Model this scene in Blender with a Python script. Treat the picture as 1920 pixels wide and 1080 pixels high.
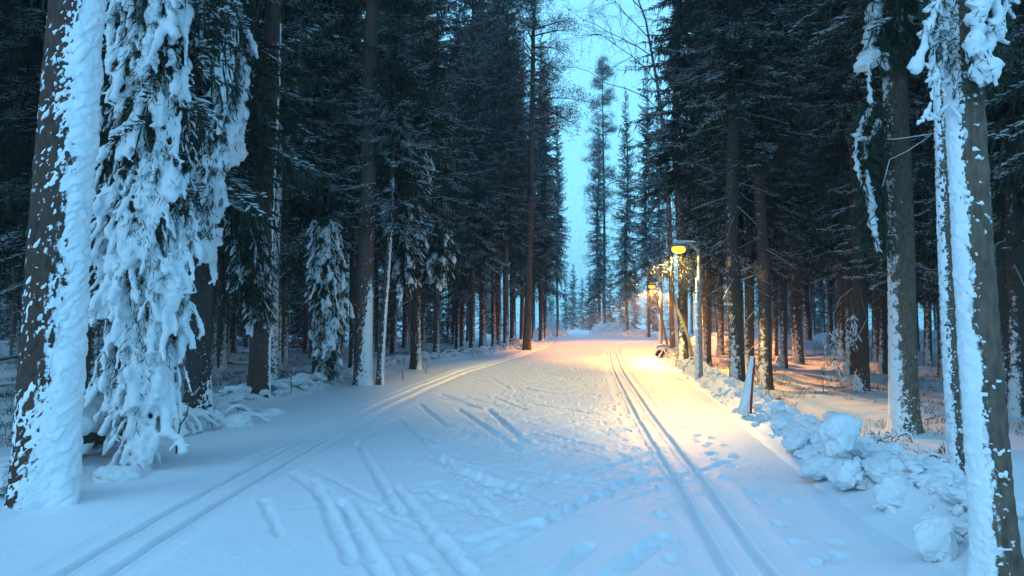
import bpy, math, random, time
import numpy as np
from mathutils import Vector

T0 = time.time()
for o in list(bpy.data.objects):
    bpy.data.objects.remove(o)
scene = bpy.context.scene
COL = scene.collection

# ------------------------------------------------------------------ camera
CAM_H = 1.6
FPX = 1371.0                       # focal length in pixels of the 1920 px wide photograph
PITCH = math.atan(60.0 / FPX)
cam_data = bpy.data.cameras.new('camera')
cam_data.sensor_width = 36.0
cam_data.lens = 36.0 * FPX / 1920.0
cam_data.clip_start = 0.05
cam_data.clip_end = 2000.0
cam = bpy.data.objects.new('camera', cam_data)
COL.objects.link(cam)
cam.location = (0, 0, CAM_H)
cam.rotation_euler = (math.pi / 2 + PITCH, 0, 0)
scene.camera = cam

# ------------------------------------------------------------------ world: blue dusk under thin cloud
SUN_EL, SUN_AZ = math.radians(36), math.radians(226)
world = bpy.data.worlds.new('World')
scene.world = world
world.use_nodes = True
wt = world.node_tree
wt.nodes.clear()
w_out = wt.nodes.new('ShaderNodeOutputWorld')
w_add = wt.nodes.new('ShaderNodeAddShader')
w_sky = wt.nodes.new('ShaderNodeTexSky')
w_sky.sky_type = 'NISHITA'
w_sky.sun_disc = False
w_sky.sun_elevation = math.radians(0.5)
w_sky.sun_rotation = SUN_AZ
w_bg1 = wt.nodes.new('ShaderNodeBackground')
w_bg1.inputs['Strength'].default_value = 0.05
w_bg2 = wt.nodes.new('ShaderNodeBackground')
w_geo = wt.nodes.new('ShaderNodeTexCoord')
w_sep = wt.nodes.new('ShaderNodeSeparateXYZ')
w_map = wt.nodes.new('ShaderNodeMapRange')      # overcast sky: three times brighter overhead than at the horizon
w_map.inputs['From Min'].default_value = 0.0
w_map.inputs['From Max'].default_value = 1.0
w_map.inputs['To Min'].default_value = 0.0
w_map.inputs['To Max'].default_value = 1.0
w_ramp = wt.nodes.new('ShaderNodeValToRGB')
w_ramp.color_ramp.elements[0].color = (0.29, 1.0, 1.42, 1)
w_ramp.color_ramp.elements[1].color = (0.27, 0.60, 1.16, 1)
wt.links.new(w_geo.outputs['Generated'], w_sep.inputs[0])
wt.links.new(w_sep.outputs['Z'], w_map.inputs['Value'])
wt.links.new(w_map.outputs[0], w_ramp.inputs[0])
wt.links.new(w_ramp.outputs[0], w_bg2.inputs['Color'])
w_bg2.inputs['Strength'].default_value = 1.0
wt.links.new(w_sky.outputs[0], w_bg1.inputs['Color'])
wt.links.new(w_bg1.outputs[0], w_add.inputs[0])
wt.links.new(w_bg2.outputs[0], w_add.inputs[1])
wt.links.new(w_add.outputs[0], w_out.inputs['Surface'])

sun_data = bpy.data.lights.new('sun', 'SUN')
sun_data.energy = 0.55
sun_data.angle = math.radians(28)
sun_data.color = (0.50, 0.78, 1.0)
sun = bpy.data.objects.new('sun', sun_data)
COL.objects.link(sun)
# light comes down the open trail from behind the camera
sdir = Vector((math.sin(SUN_AZ) * math.cos(SUN_EL), math.cos(SUN_AZ) * math.cos(SUN_EL), math.sin(SUN_EL)))
sun.rotation_euler = sdir.to_track_quat('Z', 'Y').to_euler()

scene.view_settings.view_transform = 'Standard'
scene.view_settings.look = 'None'
scene.view_settings.exposure = 0.25
scene.view_settings.gamma = 1.0
scene.cycles.use_denoising = True
scene.cycles.max_bounces = 4
scene.cycles.diffuse_bounces = 2
scene.cycles.glossy_bounces = 2
scene.cycles.volume_bounces = 0
scene.cycles.sample_clamp_indirect = 6.0
scene.cycles.use_adaptive_sampling = True
scene.cycles.adaptive_threshold = 0.04

# ------------------------------------------------------------------ pixel -> place
def ray(x, y):
    dx, dy = (x - 960.0) / FPX, (540.0 - y) / FPX
    c, s = math.cos(PITCH), math.sin(PITCH)
    return Vector((dx, c - dy * s, s + dy * c))

def G(x, y, z=0.0):                # the point of the ground seen at a pixel
    d = ray(x, y)
    t = (z - CAM_H) / d.z
    return Vector((d.x * t, d.y * t, z))

def AT(x, y, Y):                   # the point seen at a pixel at a distance Y
    d = ray(x, y)
    t = Y / d.y
    return Vector((d.x * t, Y, CAM_H + d.z * t))

# ------------------------------------------------------------------ numpy noise
def _hash(ix, iy, seed):
    h = (ix.astype(np.int64) * 374761393 + iy.astype(np.int64) * 668265263 + int(seed) * 1274126177) & 0x7fffffff
    h = ((h ^ (h >> 13)) * 1274126177) & 0x7fffffff
    h = (h ^ (h >> 16)) & 0x7fffffff
    return (h % 1000003) / 1000003.0

def vnoise(x, y, seed=0):
    ix, iy = np.floor(x), np.floor(y)
    fx, fy = x - ix, y - iy
    fx = fx * fx * (3 - 2 * fx); fy = fy * fy * (3 - 2 * fy)
    a = _hash(ix, iy, seed); b = _hash(ix + 1, iy, seed)
    c = _hash(ix, iy + 1, seed); d = _hash(ix + 1, iy + 1, seed)
    return (a + (b - a) * fx) * (1 - fy) + (c + (d - c) * fx) * fy

def fbm(x, y, octv=4, seed=0):
    s, amp, tot = 0.0, 1.0, 0.0
    for k in range(octv):
        s = s + amp * vnoise(x * 2 ** k + 17.3 * k, y * 2 ** k - 9.1 * k, seed + k)
        tot += amp; amp *= 0.5
    return s / tot * 2 - 1         # about -1 .. 1

def worley(x, y, seed=0):          # distance to the nearest cell point and the offset from it
    ix, iy = np.floor(x), np.floor(y)
    best = np.full(x.shape, 9.0); ox = np.zeros(x.shape); oy = np.zeros(x.shape)
    for i in (-1, 0, 1):
        for j in (-1, 0, 1):
            px = ix + i + 0.1 + 0.8 * _hash(ix + i, iy + j, seed)
            py = iy + j + 0.1 + 0.8 * _hash(ix + i, iy + j, seed + 7)
            d = (x - px) ** 2 + (y - py) ** 2
            m = d < best
            best = np.where(m, d, best); ox = np.where(m, x - px, ox); oy = np.where(m, y - py, oy)
    return np.sqrt(best), ox, oy

def worley_id(x, y, seed=0):       # the same with a random number for each cell
    ix, iy = np.floor(x), np.floor(y)
    best = np.full(x.shape, 9.0); oy = np.zeros(x.shape); cid = np.zeros(x.shape)
    for i in (-1, 0, 1):
        for j in (-1, 0, 1):
            px = ix + i + 0.05 + 0.9 * _hash(ix + i, iy + j, seed)
            py = iy + j + 0.05 + 0.9 * _hash(ix + i, iy + j, seed + 7)
            d = (x - px) ** 2 + (y - py) ** 2
            m = d < best
            best = np.where(m, d, best); oy = np.where(m, y - py, oy); cid = np.where(m, _hash(ix + i, iy + j, seed + 13), cid)
    return np.sqrt(best), oy, cid

def sst(a, b, x):
    t = np.clip((x - a) / (b - a), 0, 1)
    return t * t * (3 - 2 * t)

# ------------------------------------------------------------------ mesh helpers
def mesh_np(name, V, faces, mats, smooth=True, midx=None):
    V = np.asarray(V, dtype=np.float32).reshape(-1, 3)
    faces = np.asarray(faces, dtype=np.int32)
    n, k = faces.shape
    me = bpy.data.meshes.new(name)
    me.vertices.add(len(V)); me.vertices.foreach_set('co', V.ravel())
    me.loops.add(n * k); me.loops.foreach_set('vertex_index', faces.ravel())
    me.polygons.add(n)
    me.polygons.foreach_set('loop_start', np.arange(0, n * k, k, dtype=np.int32))
    for m in (mats if isinstance(mats, (list, tuple)) else [mats]):
        me.materials.append(m)
    if midx is not None:
        me.polygons.foreach_set('material_index', np.asarray(midx, dtype=np.int32))
    me.polygons.foreach_set('use_smooth', np.full(n, bool(smooth)))
    me.update(calc_edges=True)
    me.validate()
    return me

class MB:
    """collects triangles with a material slot"""
    def __init__(self):
        self.V = []; self.F = []; self.M = []; self.n = 0
    def add(self, V, F, m=0):
        V = np.asarray(V, dtype=np.float64).reshape(-1, 3); F = np.asarray(F, dtype=np.int64)
        if F.shape[1] == 4:
            F = np.concatenate([F[:, [0, 1, 2]], F[:, [0, 2, 3]]])
        self.V.append(V); self.F.append(F + self.n); self.M.append(np.full(len(F), m)); self.n += len(V)
    def tube(self, pts, radii, sides=6, m=0, cap=True):
        P = np.asarray([tuple(p) for p in pts], dtype=np.float64); R = np.asarray(radii, dtype=np.float64)
        n = len(P)
        T = np.gradient(P, axis=0); T /= (np.linalg.norm(T, axis=1, keepdims=True) + 1e-9)
        ref = np.array([0.0, 0.0, 1.0]) if abs(T[:, 2]).mean() < 0.9 else np.array([1.0, 0.0, 0.0])
        A = np.cross(T, ref); A /= (np.linalg.norm(A, axis=1, keepdims=True) + 1e-9)
        B = np.cross(T, A)
        th = np.arange(sides) * 2 * math.pi / sides
        V = P[:, None, :] + R[:, None, None] * (np.cos(th)[None, :, None] * A[:, None, :] + np.sin(th)[None, :, None] * B[:, None, :])
        V = V.reshape(-1, 3)
        i = np.arange(n - 1)[:, None] * sides; j = np.arange(sides)[None, :]; j2 = (j + 1) % sides
        F = np.stack([i + j, i + j2, i + sides + j2, i + sides + j], -1).reshape(-1, 4)
        F = np.concatenate([F[:, [0, 1, 2]], F[:, [0, 2, 3]]])
        if cap:
            V = np.concatenate([V, P[:1], P[-1:]])
            a, b = n * sides, n * sides + 1
            k = np.arange(sides); k2 = (k + 1) % sides
            F = np.concatenate([F, np.stack([np.full(sides, a), k2, k], -1),
                                np.stack([np.full(sides, b), (n - 1) * sides + k, (n - 1) * sides + k2], -1)])
        self.add(V, F, m)
    def box(self, lo, hi, m=0):
        x0, y0, z0 = lo; x1, y1, z1 = hi
        V = [(x0, y0, z0), (x1, y0, z0), (x1, y1, z0), (x0, y1, z0), (x0, y0, z1), (x1, y0, z1), (x1, y1, z1), (x0, y1, z1)]
        self.add(V, np.array([(0, 3, 2, 1), (4, 5, 6, 7), (0, 1, 5, 4), (1, 2, 6, 5), (2, 3, 7, 6), (3, 0, 4, 7)]), m)
    def kites(self, P0, P1, S, w, m=0, mid=0.4):
        """flat pointed blades from P0 to P1, half width w along S"""
        n = len(P0)
        if n == 0: return
        w = np.broadcast_to(np.asarray(w, dtype=np.float64), (n,))[:, None]
        Mi = P0 + (P1 - P0) * mid
        V = np.stack([P0, Mi + S * w, P1, Mi - S * w], 1).reshape(-1, 3)
        b = np.arange(n)[:, None] * 4
        F = np.concatenate([b + np.array([[0, 1, 2]]), b + np.array([[0, 2, 3]])])
        self.add(V, F, m)
    def mesh(self, name, mats, smooth=True):
        return mesh_np(name, np.concatenate(self.V), np.concatenate(self.F), mats, smooth, np.concatenate(self.M))
    def build(self, name, mats, parent=None, smooth=True):
        return link(name, self.mesh(name, mats, smooth), parent)

def link(name, data, parent=None):
    o = bpy.data.objects.new(name, data)
    COL.objects.link(o)
    if parent is not None: o.parent = parent
    return o

def thing(name, label, cat, loc=(0, 0, 0), rz=0.0, group=None):
    o = link(name, None)
    o.empty_display_size = 0.2
    o.location = loc; o.rotation_euler = (0, 0, rz)
    return tag(o, label, cat, group)

def tag(o, label=None, cat=None, group=None, kind=None):
    if label: o['label'] = label
    if cat: o['category'] = cat
    if group: o['group'] = group
    if kind: o['kind'] = kind
    return o

def remeshed(name, mb, voxel, mats, amp=0.0, freq=20.0, smooth_it=0):
    """melts overlapping lumps into one closed surface and roughens it"""
    tmp = bpy.data.objects.new('tmp', mb.mesh('tmp', mats)); COL.objects.link(tmp)
    md = tmp.modifiers.new('r', 'REMESH'); md.mode = 'VOXEL'; md.voxel_size = voxel; md.use_smooth_shade = True
    if smooth_it:
        sm = tmp.modifiers.new('s', 'SMOOTH'); sm.iterations = smooth_it; sm.factor = 0.5
    dg = bpy.context.evaluated_depsgraph_get()
    me = bpy.data.meshes.new_from_object(tmp.evaluated_get(dg))
    me.name = name
    old = tmp.data
    bpy.data.objects.remove(tmp); bpy.data.meshes.remove(old)
    if amp:
        n = len(me.vertices)
        co = np.empty(n * 3, np.float32); me.vertices.foreach_get('co', co); co = co.reshape(-1, 3)
        no = np.empty(n * 3, np.float32); me.vertices.foreach_get('normal', no); no = no.reshape(-1, 3)
        x, y, z = co[:, 0] * freq, co[:, 1] * freq, co[:, 2] * freq
        d = fbm(x + 0.7 * y, z * 1.6 + 0.4 * y, 3, 5)
        co = co + no * (d * amp)[:, None]
        me.vertices.foreach_set('co', co.astype(np.float32).ravel()); me.update()
    me.materials.clear()
    for m in (mats if isinstance(mats, (list, tuple)) else [mats]): me.materials.append(m)
    return me

# ------------------------------------------------------------------ materials
def mat(name):
    m = bpy.data.materials.new(name); m.use_nodes = True
    nt = m.node_tree; b = nt.nodes['Principled BSDF']
    return m, nt, b

def nnode(nt, typ, **kw):
    n = nt.nodes.new(typ)
    for k, v in kw.items():
        if k in n.inputs: n.inputs[k].default_value = v
        else: setattr(n, k, v)
    return n

def snow_material(name, fine=160.0, strength=0.35, dist=0.01, col=(0.83, 0.86, 0.90, 1)):
    m, nt, b = mat(name)
    b.inputs['Base Color'].default_value = col
    b.inputs['Roughness'].default_value = 0.6
    b.inputs['Specular IOR Level'].default_value = 0.25
    tc = nnode(nt, 'ShaderNodeTexCoord')
    n1 = nnode(nt, 'ShaderNodeTexNoise', Scale=fine, Detail=5.0, Roughness=0.65)
    bu = nnode(nt, 'ShaderNodeBump', Strength=strength, Distance=dist)
    nt.links.new(tc.outputs['Object'], n1.inputs['Vector'])
    nt.links.new(n1.outputs['Fac'], bu.inputs['Height'])
    n0 = nnode(nt, 'ShaderNodeTexNoise', Scale=fine * 0.14, Detail=5.0, Roughness=0.6)
    b0 = nnode(nt, 'ShaderNodeBump', Strength=0.30, Distance=0.035)
    nt.links.new(tc.outputs['Object'], n0.inputs['Vector']); nt.links.new(n0.outputs['Fac'], b0.inputs['Height'])
    nt.links.new(b0.outputs[0], bu.inputs['Normal'])
    nt.links.new(bu.outputs[0], b.inputs['Normal'])
    # a slight patchiness of grain
    n2 = nnode(nt, 'ShaderNodeTexNoise', Scale=1.7, Detail=4.0)
    mx = nnode(nt, 'ShaderNodeMix', data_type='RGBA')
    mx.inputs[6].default_value = tuple(c * 0.93 for c in col[:3]) + (1,)
    mx.inputs[7].default_value = tuple(min(1.0, c * 1.04) for c in col[:3]) + (1,)
    nt.links.new(tc.outputs['Object'], n2.inputs['Vector'])
    nt.links.new(n2.outputs['Fac'], mx.inputs[0])
    nt.links.new(mx.outputs[2], b.inputs['Base Color'])
    return m

M_TRAIL = snow_material('trail_snow', 90.0, 0.45, 0.012)
M_SNOW = snow_material('fresh_snow', 60.0, 0.4, 0.015)
M_TWIGSNOW = snow_material('branch_snow', 75.0, 0.6, 0.02)

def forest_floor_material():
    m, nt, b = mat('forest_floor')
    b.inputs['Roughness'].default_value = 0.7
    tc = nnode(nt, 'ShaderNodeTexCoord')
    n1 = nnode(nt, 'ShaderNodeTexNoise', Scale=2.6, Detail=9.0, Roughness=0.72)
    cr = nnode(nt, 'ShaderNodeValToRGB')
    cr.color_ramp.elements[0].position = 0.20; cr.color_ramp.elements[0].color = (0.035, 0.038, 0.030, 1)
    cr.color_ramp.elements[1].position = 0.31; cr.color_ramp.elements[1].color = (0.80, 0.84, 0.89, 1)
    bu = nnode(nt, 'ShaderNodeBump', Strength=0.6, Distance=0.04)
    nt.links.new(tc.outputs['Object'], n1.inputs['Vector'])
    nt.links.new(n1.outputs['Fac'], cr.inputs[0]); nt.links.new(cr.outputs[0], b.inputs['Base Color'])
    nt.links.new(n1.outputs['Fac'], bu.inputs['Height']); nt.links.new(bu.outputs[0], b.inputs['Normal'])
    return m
M_FLOOR = forest_floor_material()

def bark_material(name, dark, light, stuck=0.0, sgn=1.0):
    """bark; stuck > 0 lets wind driven snow cling to the local +X side"""
    m, nt, b = mat(name)
    b.inputs['Roughness'].default_value = 0.9
    b.inputs['Specular IOR Level'].default_value = 0.15
    tc = nnode(nt, 'ShaderNodeTexCoord'); mp = nnode(nt, 'ShaderNodeMapping'); mp.inputs['Scale'].default_value = (1, 1, 0.35)
    n1 = nnode(nt, 'ShaderNodeTexNoise', Scale=22.0, Detail=8.0, Roughness=0.7)
    vo = nnode(nt, 'ShaderNodeTexVoronoi', Scale=26.0); vo.feature = 'F1'
    mx = nnode(nt, 'ShaderNodeMix', data_type='RGBA'); mx.inputs[6].default_value = dark + (1,); mx.inputs[7].default_value = light + (1,)
    nt.links.new(tc.outputs['Object'], mp.inputs[0])
    nt.links.new(mp.outputs[0], n1.inputs['Vector']); nt.links.new(mp.outputs[0], vo.inputs['Vector'])
    ad = nnode(nt, 'ShaderNodeMath', operation='ADD'); mu = nnode(nt, 'ShaderNodeMath', operation='MULTIPLY'); mu.inputs[1].default_value = 0.5
    nt.links.new(vo.outputs['Distance'], mu.inputs[0]); nt.links.new(mu.outputs[0], ad.inputs[0])
    sb = nnode(nt, 'ShaderNodeMath', operation='SUBTRACT'); sb.inputs[1].default_value = 0.15
    nt.links.new(n1.outputs['Fac'], sb.inputs[0]); nt.links.new(sb.outputs[0], ad.inputs[1])
    nt.links.new(ad.outputs[0], mx.inputs[0])
    oi = nnode(nt, 'ShaderNodeObjectInfo')
    hs = nnode(nt, 'ShaderNodeHueSaturation')
    mr = nnode(nt, 'ShaderNodeMapRange'); mr.inputs['To Min'].default_value = 0.65; mr.inputs['To Max'].default_value = 1.35
    nt.links.new(oi.outputs['Random'], mr.inputs[0]); nt.links.new(mr.outputs[0], hs.inputs['Value'])
    nt.links.new(mx.outputs[2], hs.inputs['Color'])
    colr = hs.outputs[0]
    bu = nnode(nt, 'ShaderNodeBump', Strength=0.9, Distance=0.03)
    nt.links.new(ad.outputs[0], bu.inputs['Height']); nt.links.new(bu.outputs[0], b.inputs['Normal'])
    if stuck > 0:
        ge = nnode(nt, 'ShaderNodeTexCoord')
        se = nnode(nt, 'ShaderNodeSeparateXYZ'); nt.links.new(ge.outputs['Normal'], se.inputs[0])
        so = nnode(nt, 'ShaderNodeSeparateXYZ'); nt.links.new(tc.outputs['Object'], so.inputs[0])
        hz = nnode(nt, 'ShaderNodeMapRange'); hz.inputs['From Min'].default_value = 0.0; hz.inputs['From Max'].default_value = 2.6
        hz.inputs['To Min'].default_value = 0.22; hz.inputs['To Max'].default_value = 0.0
        nt.links.new(so.outputs['Z'], hz.inputs[0])
        n3 = nnode(nt, 'ShaderNodeTexNoise', Scale=9.0, Detail=7.0, Roughness=0.75); nt.links.new(tc.outputs['Object'], n3.inputs['Vector'])
        a1 = nnode(nt, 'ShaderNodeMath', operation='MULTIPLY_ADD'); a1.inputs[1].default_value = 0.45 * sgn
        nt.links.new(se.outputs['X'], a1.inputs[0]); nt.links.new(n3.outputs['Fac'], a1.inputs[2])
        a2 = nnode(nt, 'ShaderNodeMath', operation='ADD'); nt.links.new(a1.outputs[0], a2.inputs[0]); nt.links.new(hz.outputs[0], a2.inputs[1])
        r3 = nnode(nt, 'ShaderNodeMapRange'); r3.inputs['From Min'].default_value = 1.14 - 0.3 * stuck; r3.inputs['From Max'].default_value = 1.22 - 0.3 * stuck
        nt.links.new(a2.outputs[0], r3.inputs[0])
        m3 = nnode(nt, 'ShaderNodeMix', data_type='RGBA'); m3.inputs[7].default_value = (0.80, 0.83, 0.88, 1)
        nt.links.new(r3.outputs[0], m3.inputs[0]); nt.links.new(colr, m3.inputs[6]); colr = m3.outputs[2]
    nt.links.new(colr, b.inputs['Base Color'])
    return m

M_SPRUCEBARK = bark_material('spruce_bark', (0.035, 0.030, 0.027), (0.115, 0.095, 0.080))
M_SPRUCEBARK_S = bark_material('spruce_bark_with_stuck_snow', (0.035, 0.030, 0.027), (0.115, 0.095, 0.080), 0.45)
M_PINEBARK = bark_material('pine_bark', (0.045, 0.030, 0.026), (0.15, 0.095, 0.078))
M_PINEBARK_S = bark_material('pine_bark_with_stuck_snow', (0.045, 0.030, 0.026), (0.15, 0.095, 0.078), 0.4)
M_PINEBARK_F = bark_material('frosted_pine_bark', (0.022, 0.014, 0.012), (0.17, 0.105, 0.085), 1.25)
M_SPRUCEBARK_L = bark_material('frosted_spruce_bark', (0.016, 0.012, 0.010), (0.17, 0.125, 0.095), 0.9, -1.0)
M_BIRCHBARK = bark_material('birch_bark', (0.05, 0.045, 0.042), (0.32, 0.31, 0.30), 0.2)

def plain(name, col, rough=0.8, vary=0.0, nscale=6.0, metal=0.0):
    m, nt, b = mat(name)
    b.inputs['Roughness'].default_value = rough; b.inputs['Metallic'].default_value = metal
    b.inputs['Specular IOR Level'].default_value = 0.2
    if vary:
        tc = nnode(nt, 'ShaderNodeTexCoord'); n1 = nnode(nt, 'ShaderNodeTexNoise', Scale=nscale, Detail=4.0)
        mx = nnode(nt, 'ShaderNodeMix', data_type='RGBA')
        mx.inputs[6].default_value = tuple(c * (1 - vary) for c in col) + (1,)
        mx.inputs[7].default_value = tuple(c * (1 + vary) for c in col) + (1,)
        nt.links.new(tc.outputs['Object'], n1.inputs['Vector']); nt.links.new(n1.outputs['Fac'], mx.inputs[0])
        nt.links.new(mx.outputs[2], b.inputs['Base Color'])
    else:
        b.inputs['Base Color'].default_value = tuple(col) + (1,)
    return m

M_NEEDLE = plain('spruce_needles', (0.030, 0.045, 0.028), 0.75, 0.6, 1.3)
M_PNEEDLE = plain('pine_needles', (0.035, 0.055, 0.035), 0.75, 0.5, 1.3)
M_TWIG = plain('bare_twigs', (0.055, 0.045, 0.040), 0.9, 0.4, 8.0)
M_SHRUB = plain('shrub_stems', (0.032, 0.030, 0.020), 0.9, 0.5, 3.0)
M_METAL = plain('galvanised_steel', (0.30, 0.31, 0.32), 0.55, 0.25, 14.0, 0.3)
M_DARKMETAL = plain('weathered_steel', (0.10, 0.10, 0.11), 0.6, 0.3, 14.0)
M_DEADWOOD = plain('grey_dead_wood', (0.17, 0.155, 0.14), 0.9, 0.4, 9.0)
M_RED = plain('faded_red_plastic', (0.30, 0.06, 0.05), 0.6, 0.2, 9.0)
M_BOX = plain('dark_stained_wood', (0.055, 0.042, 0.036), 0.85, 0.3, 12.0)
M_YELLOW = plain('yellow_paint', (0.62, 0.42, 0.10), 0.6, 0.15, 9.0)

def emitter(name, col, strength):
    m, nt, b = mat(name)
    b.inputs['Base Color'].default_value = tuple(col) + (1,)
    b.inputs['Emission Color'].default_value = tuple(col) + (1,)
    b.inputs['Emission Strength'].default_value = strength
    return m

# ------------------------------------------------------------------ the lie of the land
EL_T = np.array([(-30, -4.2), (4, -4.3), (6.1, -4.3), (11, -5.0), (18.3, -4.3), (27.4, -3.2), (40, 0.6), (52, 2.0), (75, 3.5), (110, 3.5), (200, 0)])
ER_T = np.array([(-30, 2.9), (4.6, 3.0), (7.3, 3.2), (11, 3.7), (18.3, 4.7), (27.4, 5.8), (38, 7.6), (46, 9.2), (51, 34), (82, 45), (100, 26), (200, 22)])
def EL(y): return np.interp(y, EL_T[:, 0], EL_T[:, 1])
def ER(y): return np.interp(y, ER_T[:, 0], ER_T[:, 1])
def outside(x, y):                 # metres beyond the edge of the trail (negative on it)
    return np.maximum(EL(y) - x, x - ER(y))

def land(x, y):
    """forest floor without the groomed trail"""
    x = np.asarray(x, dtype=np.float64); y = np.asarray(y, dtype=np.float64)
    o = outside(x, y)
    right = x > (EL(y) + ER(y)) * 0.5
    n1 = fbm(x * 0.22, y * 0.22, 3, 11); n2 = fbm(x * 0.9, y * 0.9, 4, 23); n3 = fbm(x * 3.0, y * 3.0, 3, 31)
    w = sst(0.0, 2.0, o)
    h = w * (np.where(right, -0.26, -0.20) + 0.20 * n1 + 0.10 * n2 + 0.035 * n3)
    h = h + 0.03 * n1 * (1 - w)
    bank = np.exp(-((o - 0.45) / 0.45) ** 2)
    h = h + bank * (0.10 + 0.10 * n2) * np.where(y < 48, 1, 0.3)
    dB, oB, cB = worley_id(x * 3.1 + 0.4 * n2, y * 2.7, 81)
    band = sst(-0.05, 0.25, o) * sst(2.0, 0.7, o + 0.5 * n2) * np.where(y < 48, 1, 0)
    h = h + band * np.where(right, 1.0, 0.6 * sst(11, 17, y) + 0.25) * (0.05 + 0.17 * cB) * np.sqrt(np.clip(1 - 1.7 * dB * dB, 0, 1))
    # ploughed berm of the road beyond the right hand trees, and a drift beside the bend
    yb = 52 - 0.18 * (x - 16)
    berm = np.exp(-((y - yb) / 2.2) ** 2) * sst(13, 16, x) * 0.0
    h = h + berm
    h = h + 1.15 * np.exp(-(((x - 15.5) / 4.0) ** 2 + ((y - 47.0) / 2.6) ** 2))
    yb2 = 43 + 0.05 * (x - 20)
    h = h + sst(19, 23, x) * (0.85 + 0.35 * n2) * np.exp(-((y - yb2 - 8) / 2.4) ** 2)
    return h

def land_full(x, y):
    h = land(x, y)
    o = outside(np.asarray(x, dtype=np.float64), np.asarray(y, dtype=np.float64))
    sink = 0.22 * sst(0.15, 0.7, -o) * sst(84, 78, y) * np.where(np.asarray(x) < 11.6, 1, 0)
    return h - sink

def H1(x, y): return float(land(np.array([x]), np.array([y]))[0])

def GL(x, y):                      # ground point under a pixel with the floor's own height
    p = G(x, y)
    for _ in range(4):
        p = G(x, y, H1(p.x, p.y))
    return p

def axis_coords(lo, hi, c0, c1, fine, grow, cap=6.0):
    a = list(np.arange(c0, c1 + 1e-6, fine))
    s, v = fine, a[-1]
    while v < hi:
        s = min(s * grow, cap); v += s; a.append(v)
    s, v = fine, a[0]; b = []
    while v > lo:
        s = min(s * grow, cap); v -= s; b.append(v)
    return np.array(b[::-1] + a)

gx = axis_coords(-260, 260, -9.5, 9.5, 0.11, 1.04, 14)
gy = axis_coords(-40, 420, 3.5, 17.0, 0.11, 1.026, 14)
X, Y = np.meshgrid(gx, gy)
Z = land_full(X, Y)
ny, nx = X.shape
idx = np.arange(nx * ny).reshape(ny, nx)
quads = np.stack([idx[:-1, :-1], idx[:-1, 1:], idx[1:, 1:], idx[1:, :-1]], -1).reshape(-1, 4)
qx, qy = X.ravel()[quads].mean(1), Y.ravel()[quads].mean(1)   # nothing under the trail itself
quads = quads[~((outside(qx, qy) < -1.0) & (qx < 10.4) & (qy > 3.0) & (qy < 74))]
cx_, cy_ = X.ravel()[quads].mean(1), Y.ravel()[quads].mean(1)
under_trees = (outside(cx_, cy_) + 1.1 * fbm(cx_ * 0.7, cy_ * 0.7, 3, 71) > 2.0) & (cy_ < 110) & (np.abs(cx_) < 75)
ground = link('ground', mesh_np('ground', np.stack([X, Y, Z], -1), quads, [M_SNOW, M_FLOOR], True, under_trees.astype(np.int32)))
tag(ground, kind='structure')
print('ground', len(quads))

# ------------------------------------------------------------------ the groomed ski trail
LT = np.array([(-5, -2.55), (3, -2.68), (4.57, -2.70), (7.08, -2.79), (12.5, -2.56), (21.9, -1.76), (31.3, 0.0), (43.9, 1.92), (58, 3.2), (73, 4.0), (90, 4.9)])
RT = np.array([(-5, 0.9), (3, 1.36), (4.67, 1.50), (8.1, 1.83), (13.7, 2.35), (24.4, 3.47), (36.6, 5.0), (45.7, 6.4), (52, 7.9), (56, 10.0), (60, 13.5)])
def smooth_path(T):
    yy = np.linspace(T[0, 0], T[-1, 0], 600); xx = np.interp(yy, T[:, 0], T[:, 1])
    k = np.ones(41) / 41
    xs = np.convolve(np.pad(xx, 20, mode='reflect', reflect_type='odd'), k, 'valid')
    return yy, xs

def segdist(X, Y, a, b):
    ax, ay = a; bx, by = b
    dx, dy = bx - ax, by - ay; L2 = dx * dx + dy * dy
    t = ((X - ax) * dx + (Y - ay) * dy) / L2
    tc = np.clip(t, 0, 1)
    px, py = X - (ax + tc * dx), Y - (ay + tc * dy)
    side = (dx * (Y - ay) - dy * (X - ax)) / math.sqrt(L2)
    return np.sqrt(px * px + py * py), t, side, math.sqrt(L2)

def crop_pt(cx, cy, x0=560.0, y0=660.0, s=2.572):
    return G(x0 + cx / s, y0 + cy / s).to_2d()

STROKES = [  # skating strokes: start, end, half width, depth
    ((70, 615), (260, 1010), .085, .034), ((205, 720), (420, 1120), .085, .045), ((280, 435), (480, 765), .085, .045),
    ((470, 650), (820, 1080), .09, .045), ((478, 325), (700, 510), .085, .04), ((690, 500), (1010, 700), .10, .045),
    ((580, 250), (715, 360), .085, .035), ((690, 205), (930, 290), .08, .03), ((910, 270), (1095, 435), .09, .04),
    ((765, 272), (1060, 465), .10, .035), ((880, 590), (1060, 700), .08, .035), ((850, 985), (1260, 790), .11, .04),
    ((1230, 790), (1650, 595), .11, .04), ((830, 905), (1150, 815), .09, .03), ((1000, 495), (1570, 372), .10, .03),
    ((1050, 325), (1400, 280), .09, .022), ((1230, 1080), (1400, 930), .10, .035), ((1480, 1100), (1760, 890), .11, .04),
    ((480, 572), (620, 540), .06, .018), ((790, 415), (880, 395), .06, .025), ((940, 215), (1090, 275), .09, .03),
    ((1040, 165), (1280, 205), .10, .028), ((1100, 560), (1500, 640), .12, .018), ((300, 740), (420, 900), .08, .02),
    ((1150, 95), (1350, 130), .12, .022), ((930, 130), (1010, 170), .08, .022), ((540, 980), (640, 1120), .09, .025),
    ((-540, 0), (-541, 1), .05, .0), ((840, 690), (960, 800), .09, .03), ((1060, 690), (1200, 610), .10, .02)]
SCUFFS = []
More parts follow.
